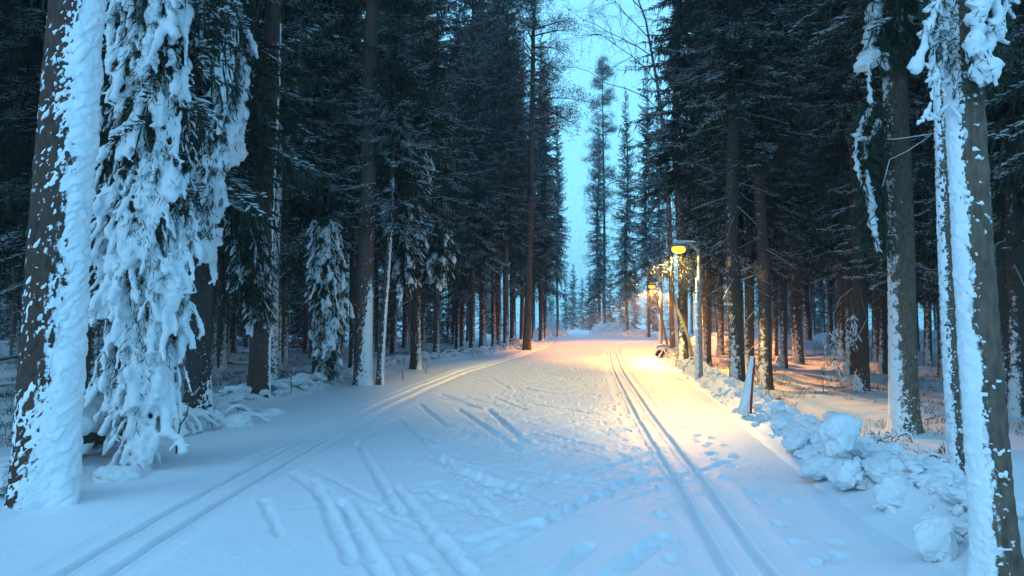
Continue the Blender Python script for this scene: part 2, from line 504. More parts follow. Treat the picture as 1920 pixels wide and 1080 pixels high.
THIN = [((530, 266), (578, 248)), ((205, 482), (392, 368)), ((650, 205), (690, 200)), ((425, 345), (478, 318)), ((780, 425), (900, 398)), ((1030, 255), (1150, 245))]

_r = random.Random(19)
for _k in range(190):                 # lighter scuffs and pole drags crossing the middle of the trail
    _yy = 5.5 + 19 * _r.random() ** 1.2; _c = float(np.interp(_yy, RT[:, 0], RT[:, 1])) - 0.6 - 2.9 * _r.random()
    _a = (0.45 + 0.35 * _r.random()) * (1 if _r.random() < 0.55 else -1) + 0.1; _L = _r.uniform(0.6, 2.3)
    SCUFFS.append(((_c, _yy), (_c + _L * math.sin(_a), _yy + _L * math.cos(_a)), _r.uniform(0.022, 0.060), _r.uniform(0.010, 0.026)))

def trail_height(X, Y):
    o = np.maximum(EL(Y) - X, X - np.minimum(ER(Y), 12.0))
    h = 0.025 * fbm(X * 0.35, Y * 0.35, 3, 3) + 0.004 * fbm(X * 4, Y * 4, 3, 4)
    # shoulders
    h -= 0.30 * sst(-0.05, 0.75, o + 0.34 * fbm(X * 1.1, Y * 1.1, 4, 61) + 0.10 * fbm(X * 5, Y * 5, 2, 62))
    near = sst(40, 25, Y)
    # churned middle strip between the two tracks
    yy, lx = smooth_path(LT); _, _ = yy, lx
    lxc = np.interp(Y, yy, lx); yr, rx = smooth_path(RT); rxc = np.interp(Y, yr, rx)
    u = (X - lxc) / (rxc - lxc)
    churn = sst(0.22, 0.5, u + 0.18 * fbm(X * .8, Y * .6, 3, 8)) * sst(1.12, 0.9, u) * near * (0.30 + 0.70 * sst(5.5, 9.0, Y))
    pat = sst(-0.20, 0.30, fbm(X * 0.9 + 3, Y * 0.55, 3, 9))
    rough = fbm(X * 7, Y * 5, 3, 12)
    d, ox, oy = worley(X * 6.5 + 0.5 * fbm(X * 3, Y * 3, 2, 14), Y * 4.2, 15)
    fine_ = fbm(X * 22, Y * 15, 2, 16); crk, _o, cid = worley_id(X * 17 + rough, Y * 10, 17)
    h += churn * pat * (0.018 * rough - 0.018 * sst(0.35, 0.10, d) + 0.018 * (cid - .5) * sst(0.6, 0.3, crk)) + churn * (0.008 * rough + 0.006 * fine_)
    # skating strokes
    for a, b, w, dep in [(crop_pt(*s_[0]), crop_pt(*s_[1]), s_[2], s_[3]) for s_ in STROKES if s_[3] > 0] + [(Vector(s_[0]), Vector(s_[1]), s_[2] / .70, s_[3] / .95) for s_ in SCUFFS]:
        pa, pb = a, b
        m = (X > min(pa.x, pb.x) - .6) & (X < max(pa.x, pb.x) + .6) & (Y > min(pa.y, pb.y) - .6) & (Y < max(pa.y, pb.y) + .6)
        if not m.any(): continue
        xs, ys = X[m], Y[m]
        dd, t, side, L = segdist(xs, ys, tuple(pa), tuple(pb))
        wob = 0.03 * fbm(xs * 5, ys * 5, 2, 41)
        ww = w * (0.75 + 0.25 * np.clip(t, 0, 1))
        dd = dd + wob
        dep = dep * 0.95
        ww = ww * 0.70
        groove = sst(ww * 1.10, ww * 0.55, dd)
        ridge = np.exp(-((np.abs(side) - ww * 1.45) / (ww * .40)) ** 2) * ((t > -0.02) & (t < 1.02)) * np.where(side > 0, 0.75, 0.3)
        crumb = 0.7 + 0.6 * fbm(xs * 9, ys * 9, 3, 43)
        h[m] += -dep * groove + dep * 0.55 * ridge * crumb + dep * 0.35 * groove * fbm(xs * 11, ys * 11, 2, 47)
    for a, b in THIN:
        pa, pb = crop_pt(*a), crop_pt(*b)
        dd, t, side, L = segdist(X, Y, tuple(pa), tuple(pb))
        h -= 0.012 * sst(0.035, 0.01, dd)
    # classic ski tracks: two grooves each, the edges pushed up a little
    for (yy, xx), gauge, depth, soft in ((smooth_path(LT), 0.30, 0.065, 0.0), (smooth_path(RT), 0.27, 0.046, 0.008)):
        c = np.interp(Y, yy, xx); sl = np.interp(Y, yy, np.gradient(xx, yy))
        s = (X - c) / np.sqrt(1 + sl * sl)
        valid = sst(yy[-1], yy[-1] - 2, Y)
        s = s + 0.006 * fbm(X * 0.01 + 0.0, Y * 2.2, 3, 51)
        # a shallow pan pressed by the track setter
        h -= valid * 0.020 * sst(0.42, 0.30, np.abs(s))
        h -= valid * 0.25 * 0.02 * fbm(X * 3, Y * 3, 2, 55) * sst(0.5, 0.3, np.abs(s))
        for e in (-0.5, 0.5):
            q = np.abs(s - e * gauge)
            h -= valid * depth * sst(0.040, 0.026, q)
            h += valid * 0.016 * np.exp(-((q - 0.062) / 0.016) ** 2) * (0.75 + 0.6 * fbm(X * 8, Y * 4, 2, 57))
    # pole holes and paw prints beside the right hand track
    rnd = np.random.RandomState(5)
    ps = []
    y = 3.2
    while y < 34:
        c = np.interp(y, yr, rx)
        for off, k in ((0.52, 2), (0.78, 1), (-0.42, 1)):
            for _ in range(k):
                if rnd.rand() < 0.85:
                    ps.append((c + off + rnd.randn() * .06, y + rnd.rand() * .35, .028 + .035 * rnd.rand(), .05 + .05 * rnd.rand(), .018 + .022 * rnd.rand()))
        y += 0.38 + 0.25 * rnd.rand()
    for _ in range(150):
        y = 8 + 25 * rnd.rand() ** 1.3
        c0, c1 = np.interp(y, yy, 0 * yy), np.interp(y, yr, rx)
        x = c1 - 0.5 - 2.6 * rnd.rand()
        ps.append((x, y, .02 + .03 * rnd.rand(), .03 + .06 * rnd.rand(), .010 + .018 * rnd.rand()))
    for (px, py, rx_, ry_, dep) in ps:
        r0 = np.searchsorted(Y[:, 0], py - 3 * ry_); r1 = np.searchsorted(Y[:, 0], py + 3 * ry_)
        if r1 <= r0: continue
        xs, ys = X[r0:r1], Y[r0:r1]
        q = ((xs - px) / rx_) ** 2 + ((ys - py) / ry_) ** 2
        h[r0:r1] += -dep * np.exp(-q ** 3) + 0.25 * dep * np.exp(-((np.sqrt(q) - 1.5) / .35) ** 2)
    return h

rows = [1.5]
while rows[-1] < 84:
    y_ = rows[-1]; rows.append(y_ + max(0.022, 0.0062 * y_))
rows = np.array(rows)
L0 = EL(rows) - 0.7; R0 = np.minimum(ER(rows), 11.0) + 0.7
_y, _x = smooth_path(LT); ltx = np.maximum(np.interp(rows, _y, _x), L0 + 1.0)
_y, _x = smooth_path(RT); rtx = np.minimum(np.interp(rows, _y, _x), R0 - 1.0)
def span(a, b, n, last=False):
    t = np.linspace(0, 1, n + 1)[None, :]
    s = a[:, None] + (b - a)[:, None] * t
    return s if last else s[:, :-1]
# finer columns where the ski tracks run
X = np.concatenate([span(L0, ltx - 0.42, 44), span(ltx - 0.42, ltx + 0.42, 84), span(ltx + 0.42, rtx - 0.42, 180), span(rtx - 0.42, rtx + 0.42, 84), span(rtx + 0.42, R0, 54, True)], 1)
ncol = X.shape[1]
Y = np.repeat(rows[:, None], ncol, 1)
Z = trail_height(X, Y)
ny, nx = X.shape
idx = np.arange(nx * ny).reshape(ny, nx)
quads = np.stack([idx[:-1, :-1], idx[:-1, 1:], idx[1:, 1:], idx[1:, :-1]], -1).reshape(-1, 4)
ski_trail = link('ski_trail', mesh_np('ski_trail', np.stack([X, Y, Z], -1), quads, M_TRAIL))
tag(ski_trail, kind='structure')
print('trail', len(quads), 'quads', round(time.time() - T0, 1))
# ------------------------------------------------------------------ trees: builders
def unit(v):
    return v / (np.linalg.norm(v, axis=-1, keepdims=True) + 1e-9)

def trunk_mesh(name, d, H, seed, mats, lean=(0, 0), nseg=14, nrow=26, flare=0.35, bend=0.12):
    rnd = np.random.RandomState(seed)
    t = np.linspace(0, 1, nrow) ** 1.5
    z = -0.4 + (H + 0.4) * t
    r = d * 0.5 * np.clip(1 - np.clip(z, 0, None) / (H * 1.04), 0.02, 1) ** 0.8
    r = r * (1 + flare * np.exp(-np.clip(z + 0.1, 0, None) / 0.28))
    th = np.arange(nseg) * 2 * math.pi / nseg
    cx = lean[0] * np.clip(z, 0, None) + bend * np.sin(z * 0.33 + rnd.rand() * 6) * np.clip(z / 6, 0, 1)
    cy = lean[1] * np.clip(z, 0, None) + bend * np.sin(z * 0.29 + rnd.rand() * 6) * np.clip(z / 6, 0, 1)
    TH, ZZ = np.meshgrid(th, z)
    R = r[:, None] * (1 + 0.05 * fbm(TH * 1.3 + seed, ZZ * 2.0, 3, seed)) \
        + (r * 0.22 * np.exp(-np.clip(z, 0, None) / 0.22))[:, None] * np.cos(TH * 4 + seed)
    V = np.stack([cx[:, None] + R * np.cos(TH), cy[:, None] + R * np.sin(TH), ZZ], -1)
    i = np.arange(nrow - 1)[:, None] * nseg; j = np.arange(nseg)[None, :]; j2 = (j + 1) % nseg
    F = np.stack([i + j, i + j2, i + nseg + j2, i + nseg + j], -1).reshape(-1, 4)
    return mesh_np(name, V, F, mats)

def spruce_crown(name, seed, H, base, rmax, dens=1.0, snow=0.5, hang=0.5, wtwig=0.034, dead=True, snow_z=None, top_pow=0.75):
    """branches in whorls; every branch carries side twigs and hanging twigs with needles, some of them under snow"""
    rnd = np.random.RandomState(seed)
    mb = MB()
    z = base
    while z < H - 0.25:
        f = (z - base) / (H - base)
        Lw = rmax * (1 - f) ** top_pow * (0.62 + 0.38 * min(1, f * 5 + 0.25))
        nb = rnd.randint(5, 8) if f < 0.8 else rnd.randint(4, 6)
        for k in range(nb):
            az = rnd.rand() * 2 * math.pi
            L = Lw * (0.55 + 0.6 * rnd.rand()) + 0.12
            z0 = z + rnd.randn() * 0.12
            a = -0.30 + 0.85 * f + 0.12 * rnd.randn()            # low branches sag, high ones rise
            bcurve = (0.18 - 0.35 * (1 - f)) * 0.9 + 0.08 * rnd.randn()
            n = max(4, int(L / 0.09 * dens))
            t = (np.arange(n) + rnd.rand(n)) / n
            t = np.clip(t, 0.12, 1)
            d = np.array([math.cos(az), math.sin(az), 0.0]); s = np.array([-d[1], d[0], 0.0])
            side_c = 0.12 * rnd.randn()
            def pos(tt):
                tt = np.asarray(tt)[..., None]
                return np.array([0, 0, z0]) + L * tt * d + L * side_c * tt * tt * s + np.array([0, 0, 1.0]) * (L * (a * tt + bcurve * tt * tt + 0.22 * np.clip(tt - .7, 0, 1) ** 1.0 * (1 if f < .6 else 0)))
            # bark of the branch
            bp = pos(np.linspace(0, 0.95, 5))
            mb.tube(bp, np.linspace(0.018 + 0.006 * L, 0.004, 5), 3, 1, cap=False)
            P = pos(t)
            # flat side twigs
            for sg in (-1, 1):
                m = rnd.rand(n) < 0.92
                p0 = P[m]; tt = t[m][:, None]; q = len(p0)
                tl = (0.13 + 0.36 * (1 - tt) * min(1, L / 1.4)) * (0.6 + 0.7 * rnd.rand(q, 1))
                dr = unit(d * (0.75 + 0.3 * rnd.rand(q, 1)) + sg * s * (0.55 + 0.6 * rnd.rand(q, 1)) + np.array([0, 0, 1.0]) * (-0.28 + 0.25 * rnd.randn(q, 1) + 0.35 * f))
                p1 = p0 + dr * tl
                hs = unit(np.cross(dr, np.array([0, 0, 1.0])))
                mb.kites(p0, p1, hs, wtwig * (0.8 + 0.5 * rnd.rand(q)), 0)
                vs = np.cross(hs, dr)
                mb.kites(p0, p1, unit(vs + 0.3 * rnd.randn(q, 3)), wtwig * 0.8, 0)
                cl = vnoise(p0[:, 0] * 1.4 + seed, p0[:, 2] * 1.4 + p0[:, 1] * 1.1, seed + 3)
                sn = rnd.rand(q) < np.clip((cl - 0.32) * 3.2, 0, 1) * snow * 2.8 * (1.0 if snow_z is None else np.clip((snow_z - p0[:, 2]) / 3 + 0.25, 0.25, 1))
                if sn.any():
                    up = np.array([0, 0, 0.012])
                    mb.kites(p0[sn] + up, p1[sn] + up - dr[sn] * 0.03, hs[sn], wtwig * (0.75 + 0.75 * rnd.rand(sn.sum())), 2, 0.55)
                    mb.kites(p0[sn] + up, p1[sn] + up - dr[sn] * 0.03, unit(vs[sn]), wtwig * 0.85, 2, 0.55)
            # hanging twigs, the curtain under an old branch
            if f < 0.85:
                m = rnd.rand(n) < hang
                p0 = P[m]; q = len(p0)
                if q:
                    tl = (0.18 + 0.40 * rnd.rand(q, 1)) * min(1.0, 0.4 + L / 2) * (1.1 - 0.6 * f)
                    dr = unit(np.array([0, 0, -1.0]) + 0.22 * rnd.randn(q, 3) + 0.2 * d)
                    p1 = p0 + dr * tl
                    sv = unit(np.cross(dr, rnd.randn(q, 3)))
                    mb.kites(p0, p1, sv, wtwig * 0.9, 0)
                    mb.kites(p0, p1, np.cross(sv, dr), wtwig * 0.9, 0)
        z += (0.24 + 0.16 * rnd.rand()) / max(0.6, dens)
    me = mb.mesh(name, [M_NEEDLE, M_TWIG, M_TWIGSNOW], smooth=False)
    return me

def dead_branches(seed, base, snow):
    rnd = np.random.RandomState(seed); mb = MB(); zz = 1.0
    while zz < base + 1.0:
        az = rnd.rand() * 6.283; L = 0.35 + 1.3 * rnd.rand() * min(1, zz / 3)
        d = np.array([math.cos(az), math.sin(az), -0.15 - 0.35 * rnd.rand()])
        p0 = np.array([0, 0, zz]); pts = np.stack([p0 + d * L * q + np.array([0, 0, -0.10 * L]) * q * q for q in np.linspace(0, 1, 5)])
        mb.tube(pts, np.linspace(0.012, 0.003, 5), 3, 1, cap=False)
        if rnd.rand() < 0.35 + 0.5 * snow:
            mb.tube(pts + np.array([0, 0, 0.010]), np.linspace(0.010, 0.005, 5), 3, 2, cap=False)
        for _ in range(rnd.randint(1, 6)):
            q = 0.3 + 0.7 * rnd.rand(); i = int(q * 4)
            e = pts[i] + 0.35 * L * unit(d + 0.9 * rnd.randn(3)) * rnd.rand()
            mb.tube(np.stack([pts[i], e]), [0.006, 0.002], 3, 1, cap=False)
        zz += 0.12 + 0.3 * rnd.rand()
    return mb.mesh('dead_branches', [M_TWIG, M_TWIG, M_TWIGSNOW], smooth=False)

def pine_crown(name, seed, H, base, rmax, nbr=34):
    rnd = np.random.RandomState(seed); mb = MB()
    for k in range(nbr):
        f = (k + rnd.rand()) / nbr; z0 = base + (H - base) * f
        az = rnd.rand() * 6.283; L = rmax * (1 - 0.75 * f ** 1.5) * (0.45 + 0.6 * rnd.rand())
        d = np.array([math.cos(az), math.sin(az), 0.0]); s = np.array([-d[1], d[0], 0])
        a = 0.15 + 0.4 * f + 0.2 * rnd.randn(); c = 0.25 * rnd.randn()
        ts = np.linspace(0, 1, 7)[:, None]
        P = np.array([0, 0, z0]) + d * L * ts + s * c * L * ts * ts + np.array([0, 0, 1.0]) * L * (a * ts - 0.25 * ts * ts)
        mb.tube(P, np.linspace(0.045, 0.008, 7), 4, 1, cap=False)
        subs = []
        for _ in range(int(5 + 6 * rnd.rand())):
            q = 0.35 + 0.65 * rnd.rand(); i = min(5, int(q * 6))
            e = P[i] + unit(d * 0.7 + s * rnd.randn() + np.array([0, 0, 0.35])) * (0.35 + 0.6 * rnd.rand()) * (0.5 + L / 5)
            mb.tube(np.stack([P[i], (P[i] + e) / 2 + 0.04 * rnd.randn(3), e]), [0.014, 0.009, 0.004], 3, 1, cap=False)
            subs.append(e); subs.append((P[i] + e * 2) / 3)
        subs.append(P[-1]); subs.append(P[-2])
        for c0 in subs:
            for _ in range(4):
                cc = c0 + np.array([0.26, 0.26, 0.10]) * rnd.randn(3); n = 9
                dr = unit(rnd.randn(n, 3) + np.array([0, 0, 0.5]) + 0.4 * d)
                p0 = cc + 0.10 * rnd.randn(n, 3); p1 = p0 + dr * (0.10 + 0.09 * rnd.rand(n, 1))
                mb.kites(p0, p1, unit(np.cross(dr, rnd.randn(n, 3))), 0.012, 0)
            if rnd.rand() < 0.25:
                n = 5; p0 = c0 + 0.10 * rnd.randn(n, 3) + np.array([0, 0, .06]); dr = unit(rnd.randn(n, 3) * np.array([1, 1, .3]))
                mb.kites(p0, p0 + dr * 0.16, unit(np.cross(dr, np.array([0, 0, 1.0]))), 0.03, 2)
    return mb.mesh(name, [M_PNEEDLE, M_TWIG, M_TWIGSNOW], smooth=False)

# ------------------------------------------------------------------ tree archetypes (mesh data shared by the copies)
SPR = []                            # (crown, H, trunk base diameter)
for i, (H, base, rmax, hang, snow) in enumerate([
        (24, 5.2, 2.5, 0.55, 0.50), (26, 7.0, 2.3, 0.50, 0.45), (22, 3.6, 2.3, 0.60, 0.60),
        (27, 8.5, 2.6, 0.45, 0.40), (23, 6.0, 2.0, 0.55, 0.50), (25, 4.4, 2.7, 0.65, 0.55)]):
    SPR.append((spruce_crown('crown', 100 + i, H, base, rmax, 1.25, snow, hang, 0.021), H, base))
DEAD = [dead_branches(150 + i, b_, 0.5) for i, b_ in enumerate((5.2, 7.0, 3.6, 8.5, 6.0, 4.4))]
YOUNG = [(spruce_crown('crown', 200 + i, H, 0.3, r, 1.15, 0.95, 0.3, 0.028, dead=False), H, 0.3) for i, (H, r) in enumerate([(9.5, 1.7), (6.0, 1.35), (12.5, 2.0)])]
PINES = [(pine_crown('crown', 300, 21, 11.5, 2.8, 54), 21, 11.5), (pine_crown('crown', 301, 23, 10, 2.7, 62), 23, 12)]
TRUNKS_S = [trunk_mesh('trunk', d, H, 400 + i, M_SPRUCEBARK_S) for i, (d, H) in enumerate([(0.34, 24), (0.40, 26), (0.30, 22), (0.46, 27), (0.27, 23), (0.36, 25)])]
TRUNKS_P = [trunk_mesh('trunk', d, H, 420 + i, M_PINEBARK_S) for i, (d, H) in enumerate([(0.40, 21), (0.36, 23)])]
TRUNKS_Y = [trunk_mesh('trunk', d, H, 430 + i, M_SPRUCEBARK_S, nseg=8, nrow=12) for i, (d, H) in enumerate([(0.16, 9.5), (0.11, 6.0), (0.2, 12.5)])]
print('archetypes', sum(len(a[0].polygons) for a in SPR + YOUNG + PINES), round(time.time() - T0, 1))

def plant(kind, k, x, y, label, group, scale=1.0, dia=1.0, face=None, cat='tree', rng=random, sink=0.03, crown_scale=1.0):
    name = {'spruce': 'spruce_tree', 'young': 'young_spruce', 'pine': 'pine_tree'}[kind]
    crowns = {'spruce': SPR, 'young': YOUNG, 'pine': PINES}[kind]; trs = {'spruce': TRUNKS_S, 'young': TRUNKS_Y, 'pine': TRUNKS_P}[kind]
    z = H1(x, y) - sink
    t = thing(name, label, cat, (x, y, z), 0, group)
    if face is None:
        mid = (float(EL(y)) + min(float(ER(y)), 10.0)) / 2
        face = math.atan2(-0.55 * abs(mid - x) - 1.5, mid - x) + rng.uniform(-.3, .3)
    tr = link('trunk', trs[k], t); tr.scale = (scale * dia, scale * dia, scale); tr.rotation_euler = (0, 0, face)
    cr = link('crown', crowns[k][0], t); cr.scale = (scale * crown_scale, scale * crown_scale, scale); cr.rotation_euler = (0, 0, rng.uniform(0, 6.283))
    if kind == 'spruce':
        de = link('dead_branches', DEAD[k], t); de.scale = (scale, scale, scale); de.rotation_euler = (0, 0, rng.uniform(0, 6.283))
    return t

R = random.Random(77)
OCC = []                            # occupied spots: x, y, radius
def free(x, y, r):
    return all((x - a) ** 2 + (y - b) ** 2 > (max(r, c)) ** 2 for a, b, c in OCC)

# ---- trees one can point at in the middle distance: pixel of the foot, archetype, label
MID = [
    # left side
    (170, 742, 'spruce', 2, 0.95, 'dark spruce trunk half hidden behind the thick snow-crusted pine trunk'),
    (780, 692, 'spruce', 5, 0.95, 'spruce with snow streak down its trunk, right of the bare reddish pine'),
    (818, 668, 'spruce', 0, 0.9, 'dark spruce just left of the trail edge behind the snow-tufted branch'),
    (866, 655, 'spruce', 2, 0.9, 'slim dark spruce left of the trail between two thicker trunks'),
    (905, 652, 'spruce', 3, 1.0, 'thick dark spruce near the left trail bend'),
    (927, 648, 'spruce', 4, 1.0, 'thin spruce trunk close beside the thick one near the left bend'),
    (949, 656, 'spruce', 1, 0.85, 'dark spruce second from the trail at the left bend'),
    # right side
    (1280, 676, 'spruce', 1, 0.85, 'dark spruce standing right behind the nearest lamp post'),
    (1326, 650, 'spruce', 0, 0.9, 'spruce in the shade to the right of the nearest lamp post'),
    (1383, 716, 'spruce', 3, 0.85, 'lamp-lit spruce trunk, first to the right of the nearest lamp'),
    (1404, 702, 'spruce', 5, 0.95, 'spruce trunk squeezed between the two lamp-lit trunks'),
    (1434, 728, 'spruce', 1, 0.92, 'brightest lamp-lit spruce trunk behind the snowy marker post'),
    (1470, 690, 'spruce', 4, 0.95, 'thin spruce trunk right of the brightest lamp-lit trunk'),
    (1497, 682, 'spruce', 3, 1.0, 'thick dark spruce right of the lamp-lit group'),
    (1592, 704, 'spruce', 5, 0.9, 'dark spruce trunk just left of the reddish mossy one'),
    (1656, 697, 'spruce', 0, 0.9, 'dark spruce between the reddish trunk and the snow-dusted trunk on the right'),
    (1740, 686, 'spruce', 4, 1.1, 'dark spruce right of the snow-dusted trunk'),
    (1768, 708, 'spruce', 2, 0.85, 'straight dark spruce left of the thin frosted trunk'),
    (1884, 742, 'spruce', 3, 0.85, 'dark spruce behind the nearest right-hand trunk'),
    (1908, 780, 'spruce', 5, 0.95, 'dark spruce cut by the right edge of the picture'),
]
for (px, py, kind, k, sc, lab) in MID:
    p = GL(px, py)
    plant(kind, k, p.x, p.y, lab, 'single trees of the middle distance', sc, rng=R)
    OCC.append((p.x, p.y, 1.1))

def mid_tree(kind, k, px, Y, lab, sc=1.0, dia=1.0, grp='trees around the far bend', cs=1.0):
    p = AT(px, 600, Y)
    plant(kind, k, p.x, Y, lab, grp, sc, dia, rng=R, crown_scale=cs); OCC.append((p.x, Y, 1.6))
mid_tree('spruce', 4, 1046, 70, 'slender spruce with open crown standing against the sky left of the gap', 0.98, cs=0.75)
mid_tree('spruce', 5, 1123, 84, 'tall dark spruce in the sky gap sharing its foot with a pine', 1.02, cs=0.7)
mid_tree('pine', 1, 1133, 85, 'tall pine in the sky gap rising above its neighbour', 1.40, 0.8, cs=0.72)
mid_tree('spruce', 2, 1176, 74, 'spruce with slim trunk right of the sky gap', 1.15, cs=0.75)
mid_tree('spruce', 0, 1215, 68, 'broad spruce behind the second lamp', 1.05, cs=0.85)
mid_tree('spruce', 4, 1240, 75, 'spruce peeking out right above the second lamp', 1.1)
mid_tree('spruce', 2, 978, 50, 'full dark spruce left of the tall pine at the bend', 1.05)
mid_tree('spruce', 5, 1022, 64, 'dark spruce right behind the tall pine at the bend', 1.0, cs=0.8)
mid_tree('spruce', 0, 1000, 70, 'dark spruce filling the gap behind the tall pine', 1.1)
mid_tree('spruce', 1, 1015, 56, 'spruce with frosted trunk at the far left bend', 0.95)
for i, (px, Y, k) in enumerate([(1105, 112, 0), (1075, 128, 2), (1165, 104, 0), (1190, 118, 2), (1145, 122, 0), (1225, 100, 2), (1060, 118, 0), (1260, 105, 0), (1118, 140, 2), (1030, 125, 2), (1092, 135, 0)]):
    p = AT(px, 600, Y)
    plant('young', k, p.x, Y, 'snowy young spruce at trail end', 'young spruces at the end of the trail', R.uniform(0.85, 1.15), rng=R)
    OCC.append((p.x, Y, 1.5))

# ---- the stand on both sides, filled in
def in_gap(x, y):                   # the strip of open sky above the bend
    u = 960 + FPX * x / y
    return 1022 < u < 1245
NEAR_KEEP = [(AT(px, 600, Yk), r) for px, Yk, r in [(80, 6.6, 2.2), (250, 8.2, 2.0), (370, 12.9, 1.5), (490, 14.6, 1.5), (680, 18.3, 1.6), (600, 18, 1.4), (1615, 16.2, 1.4), (1700, 10.3, 1.8), (1795, 7.2, 1.5), (1860, 5.0, 1.8)]]
for p, r in NEAR_KEEP: OCC.append((p.x, p.y, r))
def fill(side, n, ymin, ymax, lab, grp, dmin, kinds, out_lo, out_hi):
    cnt, tries = 0, 0
    while cnt < n and tries < n * 60:
        tries += 1
        y = ymin + (ymax - ymin) * R.random() ** 0.9
        o = R.uniform(out_lo, out_hi)
        x = float(EL(y)) - o if side < 0 else min(float(ER(y)), 9.0 + 0.04 * y) + o
        u = 960 + FPX * x / y
        if u < -500 or u > 2420: continue
        if in_gap(x, y) or not free(x, y, dmin): continue
        if side > 0 and 46 < y < 80 and x < 34 and u < 1420: continue
        kind, k = R.choice(kinds)
        plant(kind, k, x, y, lab, grp, R.uniform(0.85, 1.12), R.uniform(0.75, 1.1), rng=R)
        OCC.append((x, y, 1.0)); cnt += 1
    print('fill', side, cnt)
sp = [('spruce', i) for i in range(6)]
fill(-1, 16, 5, 20, 'dark spruce at left edge', 'spruces near the left edge', 2.3, sp, 3.5, 16)
fill(1, 16, 6, 20, 'dark spruce at right edge', 'spruces near the right edge', 2.3, sp, 4.5, 18)
fill(-1, 34, 19, 42, 'dark spruce of left stand', 'spruces of the left stand', 2.1, sp, 1.5, 26)
fill(-1, 44, 38, 82, 'distant spruce of left stand', 'distant spruces of the left stand', 2.2, sp, 1.5, 48)
fill(1, 34, 20, 46, 'dark spruce of right stand', 'spruces of the right stand', 2.0, sp, 2.0, 30)
fill(1, 44, 44, 90, 'distant spruce of right stand', 'distant spruces of the right stand', 2.2, sp, 2.0, 56)
fill(-1, 22, 28, 62, 'thin trunk of left stand', 'thin trunks of the left stand', 1.5, [('spruce', 4), ('spruce', 1), ('spruce', 3)], 1.5, 40)
fill(1, 22, 26, 60, 'thin trunk of right stand', 'thin trunks of the right stand', 1.5, [('spruce', 4), ('spruce', 1), ('spruce', 3)], 2.0, 40)
fill(-1, 26, 30, 66, 'snowy young left-stand spruce', 'young spruces inside the left stand', 1.8, [('young', 0), ('young', 2), ('young', 1)], 8, 45)
fill(-1, 34, 45, 100, 'snowy young left-stand spruce', 'young spruces inside the left stand', 2.0, [('young', 0), ('young', 1), ('young', 2)], 3, 55)
fill(1, 26, 62, 105, 'snowy young right-stand spruce', 'young spruces inside the right stand', 2.0, [('young', 0), ('young', 1), ('young', 2)], 12, 55)

# look-alikes of the stands: say beside which landmark of the picture each one rises
MARKS = [(75, 'the plastered pine'), (262, 'the snow-draped spruce'), (482, 'the white-seamed pine'), (612, 'the shaggy little spruce'), (690, 'the bare reddish pine'), (780, 'the snow-streaked spruce'),
         (905, 'the thick spruce at the bend'), (988, 'the tall pine at the bend'), (1128, 'the pair in the sky gap'), (1240, 'the second lamp'), (1313, 'the nearest lamp'), (1434, 'the brightest lamp-lit trunk'),
         (1497, 'the thick dark right-hand spruce'), (1617, 'the reddish mossy trunk'), (1698, 'the sturdy grey trunk'), (1796, 'the thin frosted trunk'), (1866, 'the nearest right-hand trunk')]
RANK = {1: [''], 2: ['nearer ', 'farther '], 3: ['nearest ', 'middle ', 'farthest ']}
def place_labels():
    todo = {}
    for o in COL.objects:
        g = str(o.get('group', ''))
        if o.parent is None and o.location.y > 0.5 and ('stand' in g or g.startswith(('spruces near', 'young spruces at'))):
            u = 960 + FPX * o.location.x / o.location.y
            if not -20 <= u <= 1940: continue
            mx, nm = min(MARKS, key=lambda m: abs(m[0] - u)); d = u - mx
            rel = 'directly behind' if abs(d) < 11 else ('close left of' if d < 0 else 'close right of') if abs(d) < 32 else ('somewhat left of' if d < 0 else 'somewhat right of') if abs(d) < 62 else ('well left of' if d < 0 else 'well right of')
            todo.setdefault((o['label'], rel, nm), []).append(o)
    for (lab, rel, nm), os_ in todo.items():
        os_.sort(key=lambda q: q.location.y)
        for k, o in enumerate(os_):
            o['label'] = (RANK[len(os_)][k] if len(os_) in RANK else '') + lab + ', ' + rel + ' ' + nm
place_labels()
